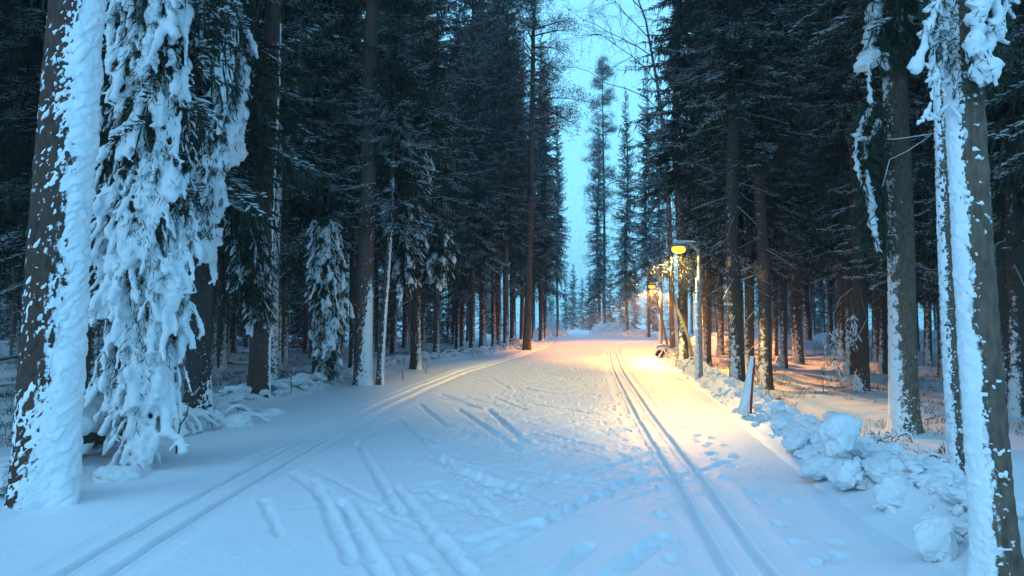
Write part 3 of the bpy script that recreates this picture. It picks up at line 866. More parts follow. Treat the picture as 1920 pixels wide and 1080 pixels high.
#@@PART3
# ------------------------------------------------------------------ near trunks with wind-packed snow
def crusted_tree(name, label, px, py, dia, H, lean, wind_deg, half_deg, thick, bark, seed, zdet=5.2, cols=120, rows=420,
                 cell=(0.10, 0.05), tilt=0.5, flecks=0.5, crown=None, crown_z=None, group=None, pos=None, fade=None, grow=0.0, flare=0.30, patch=0.25, cover=1.0):
    p = pos if pos is not None else GL(px, py)
    root = thing(name, label, 'tree', (p.x, p.y, p.z - 0.02), 0, group)
    def rad(th, z):
        zc = np.clip(z, 0, None)
        r = dia * 0.5 * np.clip(1 - zc / (H * 1.04), 0.02, 1) ** 0.8
        r = r * (1 + flare * np.exp(-np.clip(z + 0.1, 0, None) / 0.30))
        return r * (1 + 0.04 * fbm(np.cos(th) * 1.2 + seed, np.sin(th) * 1.2 + z * 1.5, 3, seed)) + dia * 0.10 * np.exp(-zc / 0.2) * np.cos(th * 4 + seed)
    def cen(z):
        zc = np.clip(z, 0, None)
        return lean[0] * zc + 0.015 * np.sin(z * 1.1 + seed), lean[1] * zc
    def shell(zs, nth, extra, nm, m):
        th = np.arange(nth) * 2 * math.pi / nth
        TH, ZZ = np.meshgrid(th, zs)
        E = extra(TH, ZZ); Rr = rad(TH, ZZ) + E
        cx, cy = cen(ZZ)
        V = np.stack([cx + Rr * np.cos(TH), cy + Rr * np.sin(TH), ZZ], -1)
        i = np.arange(len(zs) - 1)[:, None] * nth; j = np.arange(nth)[None, :]; j2 = (j + 1) % nth
        F = np.stack([i + j, i + j2, i + nth + j2, i + nth + j], -1).reshape(-1, 4)
        if nm == 'snow_crust':         # keep only what stands proud of the bark
            keep = (E.ravel()[F] > -0.018).any(1); F = F[keep]
            used, inv_ = np.unique(F, return_inverse=True); V = V.reshape(-1, 3)[used]; F = inv_.reshape(F.shape)
        return link(nm, mesh_np(nm, V, F, m), root)
    def plates(TH, ZZ):            # bark relief
        u = TH * dia * 0.5
        d, ox, oy = worley(u / 0.055, ZZ / 0.11 + 0.3 * fbm(u * 9, ZZ * 9, 2, seed), seed + 2)
        return 0.022 * (0.6 - d) * (dia / 0.4) + 0.004 * fbm(u * 40, ZZ * 30, 2, seed + 3)
    nb = int(rows * 0.36)
    zs = np.concatenate([np.linspace(-0.4, zdet, nb), np.linspace(zdet + 0.2, H, 18)])
    shell(zs, max(36, int(cols * 0.6)), plates, 'trunk', bark)
    w0, hw = math.radians(wind_deg), math.radians(half_deg)
    def crust(TH, ZZ):
        da = np.abs((TH - w0 + math.pi) % (2 * math.pi) - math.pi)
        u = ((TH - w0 + math.pi) % (2 * math.pi)) * dia * 0.5
        v = ZZ + tilt * u
        wob = fbm(u * 6, ZZ * 6, 3, seed + 4); wob2 = fbm(u * 2.2, ZZ * 2.2, 2, seed + 14); grit = fbm(u * 38, v * 46, 3, seed + 15)
        hw_ = hw * (1 + grow * np.clip(1.5 - ZZ, 0, 1.5))
        edge = (hw_ - da) / hw_ + 0.30 * fbm(u * 3, v * 3.5, 3, seed + 6)
        if fade is not None:
            edge = edge - sst(fade[0], fade[1], ZZ) * 1.6
        inner = sst(0.0, 0.8, edge)
        t = np.full(TH.shape, -0.02)
        # overlapping pads, big to small; a pad is there or not depending on how sheltered its spot is
        for k, (cs, amp_, reach, dens) in enumerate(((1.0, 1.0, 0.05, 0.35), (0.62, 0.80, 0.12, 0.55), (0.36, 0.50, 0.30, 0.9), (0.22, 0.34, 0.60, 1.5))):
            d, oy, cid = worley_id(u / (cell[0] * cs) + (0.9 if k < 2 else 2.0) * wob + 3.1 * k, v / (cell[1] * cs) * (1.0 if k else 0.8) * (1.0 if k < 2 else 0.7) + (0.9 if k < 2 else 1.8) * wob + 1.2 * wob2 + (0 if k < 2 else 0.5 * grit), seed + 20 + k)
            lean_ = 1 - (0.22 + 0.3 * cid) * np.clip(oy * 1.5, -1, 1)
            dome = np.sqrt(np.clip(1 - (d / 0.78) ** 2, 0, 1)) * lean_
            prob = sst(-reach, 0.30, edge) * (1.0 if k < 2 else 0.35 + 0.55 * flecks) + (flecks ** 2 * 0.26 * sst(-2.6, -0.4, edge) * (0.65 + 1.2 * np.clip(1.4 - ZZ, 0, 1.4)) if k >= 2 else 0)
            prob = prob * (1 - patch * 0.6 * vnoise(u * 5 + k, v * 6, seed + 31))
            here = cid < prob * cover
            t = np.maximum(t, np.where(here & (dome > 0), -0.004 + np.maximum(thick * amp_ * dome * (0.30 + 0.70 * inner) * (0.7 + 0.5 * cid), 0.0155 * dome), -0.02))
        t = t + np.where(t > 0, (0.0045 * grit + 0.30 * thick * wob2), 0)
        base_ = thick * 0.26 * sst(0.45, 0.95, edge) - 0.012 - (1.2 - cover) * patch * 0.06 - patch * thick * 1.6 * sst(0.40, 0.65, vnoise(u * 11, v * 13, seed + 33))
        t = np.maximum(t, base_ + 0.008 * wob * inner + 0.004 * grit)
        return t
    if thick > 0:
        shell(np.linspace(-0.3, zdet, rows), cols, crust, 'snow_crust', M_SNOW)['kind'] = 'stuff'
    if crown is not None:
        arch, sc = crown
        c = link('crown', arch[0], root); c.scale = (sc, sc, sc)
        c.location = (lean[0] * H * 0.5, lean[1] * H * 0.5, crown_z if crown_z is not None else 0)
        c.rotation_euler = (0, 0, seed * 1.7)
    return root, p

pine_left, pL1 = crusted_tree('pine_tree', 'thick leaning pine trunk at the left edge, its right side plastered with ridged snow', 74, 938, 0.49, 24, (0.050, 0.0), -6, 58, 0.048,
                              M_PINEBARK_F, 1, cols=170, rows=480, cell=(0.16, 0.085), tilt=-0.50, flecks=0.95, crown=(PINES[0], 1.1), grow=0.12, flare=0.22, patch=0.45)
near_right, pR1 = crusted_tree('spruce_tree', 'nearest trunk on the right, left side coated with scaly snow, grey bark', 1866, 1085, 0.225, 23, (-0.030, 0.0), 180, 46, 0.022,
                               M_SPRUCEBARK_L, 2, zdet=4.4, cols=140, rows=500, cell=(0.11, 0.06), tilt=0.20, flecks=0.40, crown=(SPR[1], 0.95), grow=0.18, patch=0.6)
thin_right, pR2 = crusted_tree('spruce_tree', 'thin frosted trunk just left of the nearest right-hand trunk', 1796, 915, 0.125, 18, (-0.022, 0.0), 190, 60, 0.012,
                               M_SPRUCEBARK_L, 3, cols=70, rows=420, cell=(0.06, 0.04), tilt=0.2, flecks=0.6, crown=(SPR[3], 0.75), grow=0.1, patch=1.0, cover=0.5)
mid_right, pR3 = crusted_tree('spruce_tree', 'sturdy grey trunk on the right dusted with snow around its foot', 1698, 808, 0.43, 25, (-0.006, 0.0), 190, 50, 0.016,
                              M_SPRUCEBARK_L, 4, cols=110, rows=360, cell=(0.08, 0.05), tilt=0.3, flecks=0.5, crown=(SPR[1], 0.98), fade=(0.2, 2.2), grow=0.3, patch=1.0, cover=0.55)
mossy, pR4 = crusted_tree('spruce_tree', 'reddish brown trunk with mossy foot in the right-hand stand', 1617, 733, 0.40, 24, (-0.01, 0.0), 205, 40, 0.010,
                          M_PINEBARK, 5, cols=60, rows=160, cell=(0.06, 0.035), flecks=0.35, crown=(SPR[3], 0.9), fade=(0.2, 0.8))
l3, pL3 = crusted_tree('spruce_tree', 'dark trunk behind the snow-draped young spruce on the left', 370, 768, 0.37, 24, (0.004, 0.0), 0, 60, 0.010,
                       M_SPRUCEBARK, 6, cols=70, rows=260, cell=(0.06, 0.035), flecks=0.55, crown=(SPR[2], 1.0), fade=(0.1, 1.0), patch=0.8, cover=0.5)
l4, pL4 = crusted_tree('pine_tree', 'reddish pine trunk with a thin white snow seam down its right side', 482, 752, 0.40, 24, (0.026, 0.0), 12, 26, 0.022,
                       M_PINEBARK, 7, zdet=7.5, cols=70, rows=380, cell=(0.06, 0.03), flecks=0.2, crown=(PINES[1], 1.0))
l4b, pL4b = crusted_tree('spruce_tree', 'slim frosted trunk right beside the pine with the white seam', 510, 722, 0.24, 21, (0.012, 0.0), -30, 70, 0.012,
                         M_SPRUCEBARK, 8, zdet=7.0, cols=44, rows=260, cell=(0.06, 0.04), flecks=0.7, crown=(SPR[4], 0.95), patch=0.8, cover=0.6)
l5, pL5 = crusted_tree('pine_tree', 'bare reddish pine trunk with white snow up its lower right side', 680, 722, 0.45, 25, (0.016, 0.0), -30, 60, 0.030,
                       M_PINEBARK_S, 9, zdet=8.5, cols=90, rows=420, cell=(0.12, 0.07), tilt=-0.4, flecks=0.4, crown=(PINES[0], 1.15), fade=(1.4, 3.4), grow=0.15)
l6, pL6 = crusted_tree('spruce_tree', 'thin leaning stem with snow ledges beside the bare reddish pine', 712, 722, 0.17, 15, (0.05, 0.0), 5, 60, 0.020,
                       M_SPRUCEBARK, 10, cols=50, rows=220, cell=(0.07, 0.05), flecks=0.6, crown=(SPR[4], 0.68))
cp, pCP = crusted_tree('pine_tree', 'tall pine with dark foot leaning over the left bend of the trail', 988, 656, 0.42, 27, (0.022, 0.0), 30, 20, 0.0,
                       M_SPRUCEBARK, 11, zdet=6, cols=40, rows=120, crown=(PINES[1], 1.15))
print('near trunks', round(time.time() - T0, 1))

# ------------------------------------------------------------------ snow hanging on sagging branches
def tongue(mb, a, b, r0, r1, rnd, sag=0.0, sides=8, m=0, flat=None):
    """a tapering pad of snow: thin where the twig leaves the branch, rounded at its lower end"""
    a, b = np.array(tuple(a), dtype=float), np.array(tuple(b), dtype=float)
    n = 6; t = np.linspace(0, 1, n)[:, None]
    P = a + (b - a) * t + np.array([0, 0, -1.0]) * sag * (t * t - t) + 0.40 * r1 * rnd.randn(n, 3) * np.sin(t * 3.14)
    rr = r0 + (r1 - r0) * t[:, 0] ** 0.8
    rr = rr * (1 + 0.30 * np.clip(rnd.randn(n), -2, 2)); rr[-1] *= 0.62; rr[0] *= 0.6
    mb.tube(P, np.clip(rr, 0.006, None), sides, m)

def draped(parent, rows, Yc, depth, n, rr, ln, voxel, seed, top_sparse=None, needles=3000, nl=(0.12, 0.30), nw=0.010, fingers=200, amp=0.012, full=1.0, fr=0.010):
    """a column of sagging snow-loaded twigs between two outlines given row by row; world space, hung under parent"""
    rnd = np.random.RandomState(seed)
    ry = np.array([r[0] for r in rows], float); xl = np.array([r[1] for r in rows], float); xr = np.array([r[2] for r in rows], float)
    def sample(y, u):
        x = np.interp(y, ry, (xl + xr) / 2) + u * np.interp(y, ry, (xr - xl) / 2)
        return np.array(AT(x, y, Yc - depth * math.cos(u * 1.45) * (0.75 + 0.25 * rnd.rand())))
    sn = MB(); nd = MB(); fg = MB()
    pxm = Yc / FPX                    # metres per pixel there
    k = 0
    while k < n:
        y = rnd.uniform(ry[0], ry[-1]); u = rnd.uniform(-1, 1)
        if top_sparse and rnd.rand() > np.interp(y, top_sparse[0], top_sparse[1]): continue
        p = sample(y, u)
        L = rnd.uniform(*ln); r1 = rnd.uniform(*rr)
        # at a cluster point hang a fan of pads
        for _ in range(rnd.randint(1, 4)):
            d = unit(np.array([0.12 * u + 0.20 * rnd.randn(), -0.18 + 0.15 * rnd.randn(), -1.0]))
            q = p + np.array([rnd.randn() * r1 * 1.1, 0, rnd.randn() * r1])
            end = q + d * L * rnd.uniform(0.6, 1.1)
            tongue(sn, q, end, r1 * 0.30, r1 * rnd.uniform(0.55, 1.1), rnd, 0.05)
            for _ in range(rnd.randint(2, 6)):      # twig ends poking out of the pad
                t = rnd.rand(); s = q + (end - q) * t
                e = s + unit(np.array([rnd.randn(), -0.5 * rnd.rand(), -0.5 - 0.8 * rnd.rand()])) * r1 * rnd.uniform(1.0, 2.4)
                sn.tube(np.stack([s, (s + e) / 2 + 0.01 * rnd.randn(3), e]), [r1 * .30, r1 * .26, r1 * .16], 6)
        k += 1
    for _ in range(needles):
        y = rnd.uniform(ry[0], ry[-1]); u = rnd.uniform(-1, 1)
        x = np.interp(y, ry, (xl + xr) / 2) + u * 1.06 * np.interp(y, ry, (xr - xl) / 2)
        p = np.array(AT(x, y, Yc - depth * (math.cos(u * 1.45) * 0.95 - 0.40 + 0.55 * rnd.rand())))
        q = rnd.randint(2, 5)
        dr = unit(np.array([0.35 * u, -0.25, -0.9]) + 0.40 * rnd.randn(q, 3))
        p0 = p + 0.05 * rnd.randn(q, 3); p1 = p0 + dr * rnd.uniform(nl[0], nl[1], (q, 1))
        nd.kites(p0, p1, unit(np.cross(dr, rnd.randn(q, 3))), nw, 0)
    for _ in range(fingers):
        y = rnd.uniform(ry[0], ry[-1]); u = rnd.choice([-1, 1]) * rnd.uniform(0.3, 1.08)
        p = sample(y, u)
        d = unit(np.array([0.5 * u + 0.35 * rnd.randn(), -0.3 + 0.3 * rnd.randn(), -0.8]))
        L = rnd.uniform(nl[0], nl[1]) * 0.9
        P = np.stack([p, p + d * L * .5 + 0.015 * rnd.randn(3), p + d * L + np.array([0, 0, -0.02])])
        fg.tube(P, [fr * 0.7, fr * 1.2, fr * 0.9], 5)
    inv = parent.matrix_world.inverted() if False else None
    off = np.array(parent.location)
    me = remeshed('hanging_snow', sn, voxel, [M_TWIGSNOW], amp, 0.35 / max(voxel, 0.01), 1)
    co = np.empty(len(me.vertices) * 3, np.float32); me.vertices.foreach_get('co', co)
    me.vertices.foreach_set('co', (co.reshape(-1, 3) - off).astype(np.float32).ravel()); me.update()
    a = link('hanging_snow', me, parent); a['kind'] = 'stuff'
    for nm, b_, ms in (('needles', nd, [M_NEEDLE]), ('snowy_twigs', fg, [M_TWIGSNOW])):
        if b_.n:
            b_.V = [v - off for v in b_.V]
            b_.build(nm, ms, parent, smooth=(nm != 'needles'))['kind'] = 'stuff'
    return a

# young spruce by the trail, bowed under its load
pY = GL(262, 868)
ysp = thing('young_spruce', 'young spruce bowed under thick hanging snow beside the plastered pine', 'tree', (pY.x, pY.y, pY.z), 0)
mbt = MB(); zz = np.linspace(-0.3, 9.0, 16); mbt.tube(np.stack([0.04 * zz + 0.03 * np.sin(zz), 0.12 + 0 * zz, zz], -1), np.linspace(0.07, 0.01, 16), 10)
mbt.build('trunk', [M_SPRUCEBARK], ysp)
draped(ysp, [(-60, 240, 345), (0, 215, 350), (100, 205, 348), (200, 192, 352), (300, 186, 356), (400, 192, 350), (500, 186, 356), (600, 198, 338), (700, 212, 318), (770, 214, 298), (815, 222, 288)],
       pY.y, 0.38, 235, (0.026, 0.072), (0.28, 0.75), 0.017, 21, ((-60, 250, 330, 650, 760, 870), (0.35, 0.45, 0.9, 1.0, 0.6, 0.45)), needles=3800, nl=(0.06, 0.17), nw=0.005, fingers=420, fr=0.011)
# crown of the young spruce above the frame
c = link('crown', YOUNG[0][0], ysp); c.scale = (0.55, 0.55, 0.85); c.location = (0.25, 0.1, 3.9)
# hanging boughs of the dark trunk behind it
draped(l3, [(-80, 390, 455), (-20, 388, 460), (60, 396, 466), (140, 408, 470), (200, 400, 450), (270, 385, 436), (350, 362, 414), (400, 358, 408), (440, 374, 404)],
       11.3, 0.45, 110, (0.035, 0.08), (0.35, 0.8), 0.020, 22, ((-60, 120, 250, 500), (0.5, 0.8, 1, 1)), needles=3800, nl=(0.09, 0.26), nw=0.008, fingers=200, fr=0.014)
# snow-tufted branches in the middle distance (left)
draped(l4, [(380, 425, 470), (450, 430, 500), (520, 440, 505), (600, 465, 505)], 14.0, 0.5, 26, (0.025, 0.06), (0.25, 0.5), 0.022, 23, needles=2000, nl=(0.10, 0.28), nw=0.009, fingers=150, fr=0.013)
draped(l5, [(225, 705, 770), (300, 712, 805), (360, 730, 800), (420, 735, 788), (480, 742, 786), (530, 748, 780)], 19.5, 0.7, 44, (0.03, 0.085), (0.3, 0.7), 0.03, 24, needles=2600, nl=(0.12, 0.32), nw=0.011, fingers=260, fr=0.016)
draped(l6, [(425, 800, 840), (460, 795, 852), (500, 790, 850), (530, 800, 830)], 22.0, 0.6, 20, (0.04, 0.10), (0.3, 0.6), 0.035, 25, needles=1500, nl=(0.12, 0.3), nw=0.012, fingers=120, fr=0.018)
pU = GL(612, 722)
ub = thing('young_spruce', 'shaggy snow-laden little spruce left of the bare reddish pine', 'tree', (pU.x, pU.y, pU.z), 0)
mbt = MB(); zz = np.linspace(-0.2, 5.0, 10); mbt.tube(np.stack([0.03 * np.sin(zz), 0 * zz + 0.1, zz], -1), np.linspace(0.06, 0.01, 10), 8); mbt.build('trunk', [M_SPRUCEBARK], ub)
draped(ub, [(410, 590, 630), (470, 582, 640), (540, 580, 646), (600, 588, 646), (660, 596, 636), (706, 606, 630)], pU.y, 0.5, 70, (0.025, 0.075), (0.25, 0.6), 0.028, 26, needles=1300, nl=(0.10, 0.24), nw=0.009, fingers=300, fr=0.014)

# explicit pads on the right: a loaded bough over the nearest trunk and one before the grey trunk
def pads(parent, items, Y0, voxel, seed, needle_boxes, amp=0.010, fine=True, nl=(0.08, 0.2), nw=0.006):
    rnd = np.random.RandomState(seed); sn = MB(); nd = MB(); tw = MB()
    off = np.array(parent.location)
    for (x0, y0, x1, y1, w0, w1, dy) in items:
        a = np.array(AT(x0, y0, Y0 + dy)); b = np.array(AT(x1, y1, Y0 + dy - 0.03)); k = (Y0 + dy) / FPX
        L = np.linalg.norm(b - a); n = max(2, int(L / (0.11 if w1 > 14 else 0.3)))
        for i in range(n):
            t0, t1 = i / n, min(1, (i + 1.35) / n)
            f = (i + 1) / n
            tongue(sn, a + (b - a) * t0, a + (b - a) * t1, 0.5 * k * (w0 + (w1 - w0) * t0) * 0.75, 0.5 * k * (w0 + (w1 - w0) * f), rnd)
        if fine and w1 > 8:
            for _ in range(int(3 + L * 12)):
                t = rnd.rand(); s = a + (b - a) * t
                e = s + unit(np.array([rnd.randn(), 0.5 * rnd.randn(), -0.4 - rnd.rand()])) * rnd.uniform(0.04, 0.11)
                tw.tube(np.stack([s, (s + e) / 2 + .008 * rnd.randn(3), e]), [0.008, 0.013, 0.010], 6, 0)
    for (x0, y0, x1, y1, n, dy) in needle_boxes:
        for _ in range(n):
            p = np.array(AT(rnd.uniform(x0, x1), rnd.uniform(y0, y1), Y0 + dy + 0.12 * rnd.randn()))
            dr = unit(np.array([0, -0.1, -0.7]) + 0.5 * rnd.randn(3, 3)); p0 = p + 0.03 * rnd.randn(3, 3)
            nd.kites(p0, p0 + dr * rnd.uniform(nl[0], nl[1], (3, 1)), unit(np.cross(dr, rnd.randn(3, 3))), nw, 0)
    me = remeshed('hanging_snow', sn, voxel, [M_TWIGSNOW], amp, 0.3 / voxel, 1)
    co = np.empty(len(me.vertices) * 3, np.float32); me.vertices.foreach_get('co', co)
    me.vertices.foreach_set('co', (co.reshape(-1, 3) - off).astype(np.float32).ravel()); me.update()
    link('hanging_snow', me, parent)['kind'] = 'stuff'
    for nm, b_, ms in (('needles', nd, [M_NEEDLE]), ('snowy_twigs', tw, [M_TWIGSNOW])):
        if b_.n:
            b_.V = [v - off for v in b_.V]; b_.build(nm, ms, parent, smooth=(nm != 'needles'))['kind'] = 'stuff'

pads(near_right, [(1772, -40, 1738, 60, 12, 20, 0), (1742, 50, 1716, 138, 14, 26, 0), (1760, 30, 1745, 130, 8, 14, .05), (1775, 60, 1765, 145, 8, 14, .05), (1752, 130, 1750, 150, 20, 12, 0),
                  (1842, -60, 1836, 40, 30, 36, -.10), (1836, 40, 1822, 98, 30, 40, -.10), (1880, -40, 1862, 60, 18, 26, -.05), (1868, 50, 1848, 110, 22, 30, -.05), (1852, 105, 1830, 135, 24, 36, -.08),
                  (1862, 110, 1850, 155, 22, 36, -.08), (1898, -30, 1876, 40, 12, 18, 0), (1880, 40, 1872, 72, 16, 24, -.04), (1810, 20, 1795, 90, 7, 10, .06), (1800, 80, 1790, 150, 8, 10, .06),
                  (1752, 152, 1746, 190, 7, 8, 0), (1746, 190, 1731, 230, 9, 10, 0), (1764, 150, 1775, 185, 5, 7, .03), (1775, 185, 1790, 205, 6, 10, .03), (1785, 10, 1770, 60, 10, 14, .05), (1820, 95, 1812, 120, 14, 8, 0)],
     pR1.y - 0.1, 0.011, 31, [(1735, -20, 1890, 120, 900, .12), (1790, 100, 1870, 175, 380, .08)], amp=0.006, nl=(0.03, 0.09), nw=0.004)
pads(mid_right, [(1652, -40, 1634, 60, 26, 28, 0), (1634, 40, 1630, 118, 26, 34, 0), (1640, 90, 1662, 128, 18, 20, 0), (1632, 105, 1620, 128, 24, 30, 0), (1665, -20, 1655, 40, 18, 16, .1), (1690, 10, 1684, 50, 14, 18, .1),
                 (1684, 45, 1690, 72, 10, 12, .1), (1700, 30, 1712, 40, 10, 10, .1), (1628, 128, 1632, 196, 7, 9, 0), (1634, 200, 1618, 230, 9, 12, 0), (1618, 225, 1606, 262, 10, 14, 0), (1606, 258, 1632, 262, 9, 14, 0),
                 (1632, 260, 1650, 225, 10, 12, 0), (1604, 262, 1608, 330, 8, 9, 0), (1620, 262, 1624, 300, 8, 12, 0), (1612, 320, 1614, 350, 6, 4, 0), (1624, 318, 1634, 395, 9, 12, 0), (1630, 350, 1640, 440, 14, 18, 0),
                 (1638, 430, 1646, 472, 14, 10, 0)],
     pR3.y - 0.75, 0.02, 32, [(1625, -20, 1700, 130, 260, .1), (1615, 190, 1665, 290, 140, .05), (1612, 290, 1665, 470, 520, .15), (1604, 190, 1660, 300, 260, .10), (1620, -20, 1690, 120, 300, .05)], amp=0.010, nl=(0.12, 0.35), nw=0.011)
print('draped', round(time.time() - T0, 1))

# a sprig hanging from a bare bent branch of the reddish trunk
rnd = np.random.RandomState(9)
mb = MB(); off = np.array(mossy.location); Yh = pR4.y - 0.9
arc = [np.array(AT(x, y, Yh)) for x, y in [(1660, 470), (1640, 500), (1610, 530), (1592, 548), (1580, 580), (1572, 620), (1568, 660)]]
mb.tube(np.array(arc) - off, np.linspace(0.016, 0.006, 7), 5, 1)
for (x0, y0, x1, y1, x2, y2) in [(1592, 548, 1600, 590, 1590, 640), (1600, 540, 1575, 560, 1560, 600), (1620, 520, 1640, 540, 1690, 560), (1610, 535, 1625, 600, 1600, 650)]:
    b3 = np.array([AT(x0, y0, Yh), AT(x1, y1, Yh - .05), AT(x2, y2, Yh - .1)])
    mb.tube(b3 - off, [0.010, 0.007, 0.003], 4, 1); mb.tube(b3 - off + np.array([0, 0, .008]), [0.008, 0.007, 0.004], 4, 2)
for cx, y0, y1, w in ((1566, 615, 712, 20), (1600, 590, 650, 9)):
    for _ in range(170 if w > 10 else 50):
        y = rnd.uniform(y0, y1); f = (y - y0) / (y1 - y0)
        p = np.array(AT(cx + rnd.randn() * w * (0.25 + 0.5 * f), y, Yh - 0.1 + 0.12 * rnd.randn())) - off
        dr = unit(np.array([0.4 * rnd.randn(), 0.4 * rnd.randn(), -0.8])); s = unit(np.cross(dr, rnd.randn(3)))
        mb.kites(p[None], (p + dr * 0.22)[None], s[None], 0.014, 0)
        if rnd.rand() < 0.6: mb.kites((p + [0, -.015, .01])[None], (p + dr * 0.17 + [0, -.015, .01])[None], unit(np.cross(dr, [0, 1, 0]))[None], 0.018, 2)
mb.build('hanging_branch', [M_NEEDLE, M_TWIG, M_TWIGSNOW], mossy, smooth=False)

# bare snowy twig across the grey trunk
mb = MB(); off = np.array(mid_right.location)
for pts, r in (([(1790, 240), (1760, 250), (1730, 255), (1680, 262), (1664, 262)], 0.010), ([(1745, 255), (1700, 285), (1668, 300), (1655, 350)], 0.007)):
    P = np.array([AT(x, y, pR3.y - 1.0) for x, y in pts]) - off
    mb.tube(P, np.linspace(r, r * .5, len(P)), 5, 0); mb.tube(P + np.array([0, 0, r * 1.0]), np.linspace(r * 1.1, r * .6, len(P)), 5, 1)
mb.build('bare_branch', [M_TWIG, M_TWIGSNOW], mid_right)

# bare birch reaching into the sky gap
pB = AT(1262, 600, 38)
birch = thing('birch_tree', 'bare birch whose fine twigs reach into the top of the sky gap', 'tree', (pB.x, 38, H1(pB.x, 38)))
mb = MB(); rnd = np.random.RandomState(12)
trk = np.array([(0, 0, -0.3), (-0.1, 0, 5), (-0.25, 0, 10), (-0.7, 0, 14), (-1.3, 0, 17.5), (-2.2, 0, 20)])
mb.tube(trk, [0.17, 0.14, 0.11, 0.08, 0.05, 0.02], 10); mb.build('trunk', [M_BIRCHBARK], birch)
mb = MB()
def twig(p, d, L, r, depth):
    n = 4; pts = [p]
    for i in range(n):
        d = unit(d + 0.16 * rnd.randn(3) + np.array([0, 0, -0.03])); pts.append(pts[-1] + d * L / n)
    mb.tube(np.array(pts), np.linspace(r, r * 0.45, n + 1), 3, 0, cap=False)
    if depth > 0:
        for i in range(1, n + 1):
            for _ in range(2):
                if rnd.rand() < 0.66: twig(pts[i], unit(d + 0.75 * rnd.randn(3)), L * rnd.uniform(0.35, 0.6), r * 0.5, depth - 1)
for z0, dd, L in ((12.5, (-1, 0, 0.9), 4.5), (14, (-1, 0.2, 1.2), 4.0), (15.5, (-1, -.2, 1.0), 3.6), (16.5, (-0.6, 0, 1.3), 3.4), (11, (0.8, 0, 1), 3.0), (18, (-1, 0, 1.0), 3.0)):
    x0 = np.interp(z0, trk[:, 2], trk[:, 0]); twig(np.array([x0, 0, z0]), unit(np.array(dd, float)), L, 0.035, 3)
mb.build('crown', [M_TWIG], birch)

# ------------------------------------------------------------------ lamps
def luminaire(parent, loc, col, power, ex=6.5, ey=13.0, h=3.4, soft=0.5, shift=(0, 0)):
    """a road luminaire: throws an even oval pool along the trail (intensity grows towards its cut-off angle)"""
    ld = bpy.data.lights.new('lamp_light', 'SPOT'); ld.energy = power; ld.color = col
    ld.spot_size = math.radians(172); ld.spot_blend = 0.05; ld.shadow_soft_size = 0.06
    ld.use_nodes = True; nt = ld.node_tree; em = nt.nodes['Emission']
    ge = nnode(nt, 'ShaderNodeNewGeometry'); se = nnode(nt, 'ShaderNodeSeparateXYZ'); nt.links.new(ge.outputs['Incoming'], se.inputs[0])
    def mth(op, a, b=None, c=None):
        n = nnode(nt, 'ShaderNodeMath', operation=op)
        for i, v in enumerate((a, b, c)):
            if v is None: continue
            if isinstance(v, (int, float)): n.inputs[i].default_value = v
            else: nt.links.new(v, n.inputs[i])
        return n.outputs[0]
    cz = mth('MAXIMUM', mth('ABSOLUTE', se.outputs['Z']), 0.17)
    sx = mth('DIVIDE', mth('DIVIDE', se.outputs['X'], cz), ex / h); sy = mth('DIVIDE', mth('DIVIDE', se.outputs['Y'], cz), ey / h)
    sx = mth('ADD', sx, shift[0]); sy = mth('ADD', sy, shift[1])
    r = mth('SQRT', mth('ADD', mth('MULTIPLY', sx, sx), mth('MULTIPLY', sy, sy)))
    mr = nnode(nt, 'ShaderNodeMapRange'); mr.interpolation_type = 'SMOOTHERSTEP'
    mr.inputs['From Min'].default_value = 1.0; mr.inputs['From Max'].default_value = soft; mr.inputs['To Min'].default_value = 0.006; mr.inputs['To Max'].default_value = 1.0
    nt.links.new(r, mr.inputs['Value'])
    g = mth('DIVIDE', 1.0, mth('POWER', cz, 2.8))
    nt.links.new(mth('MULTIPLY', mr.outputs[0], g), em.inputs['Strength'])
    lo = link('lamp_light', ld, parent); lo.location = loc
    return lo

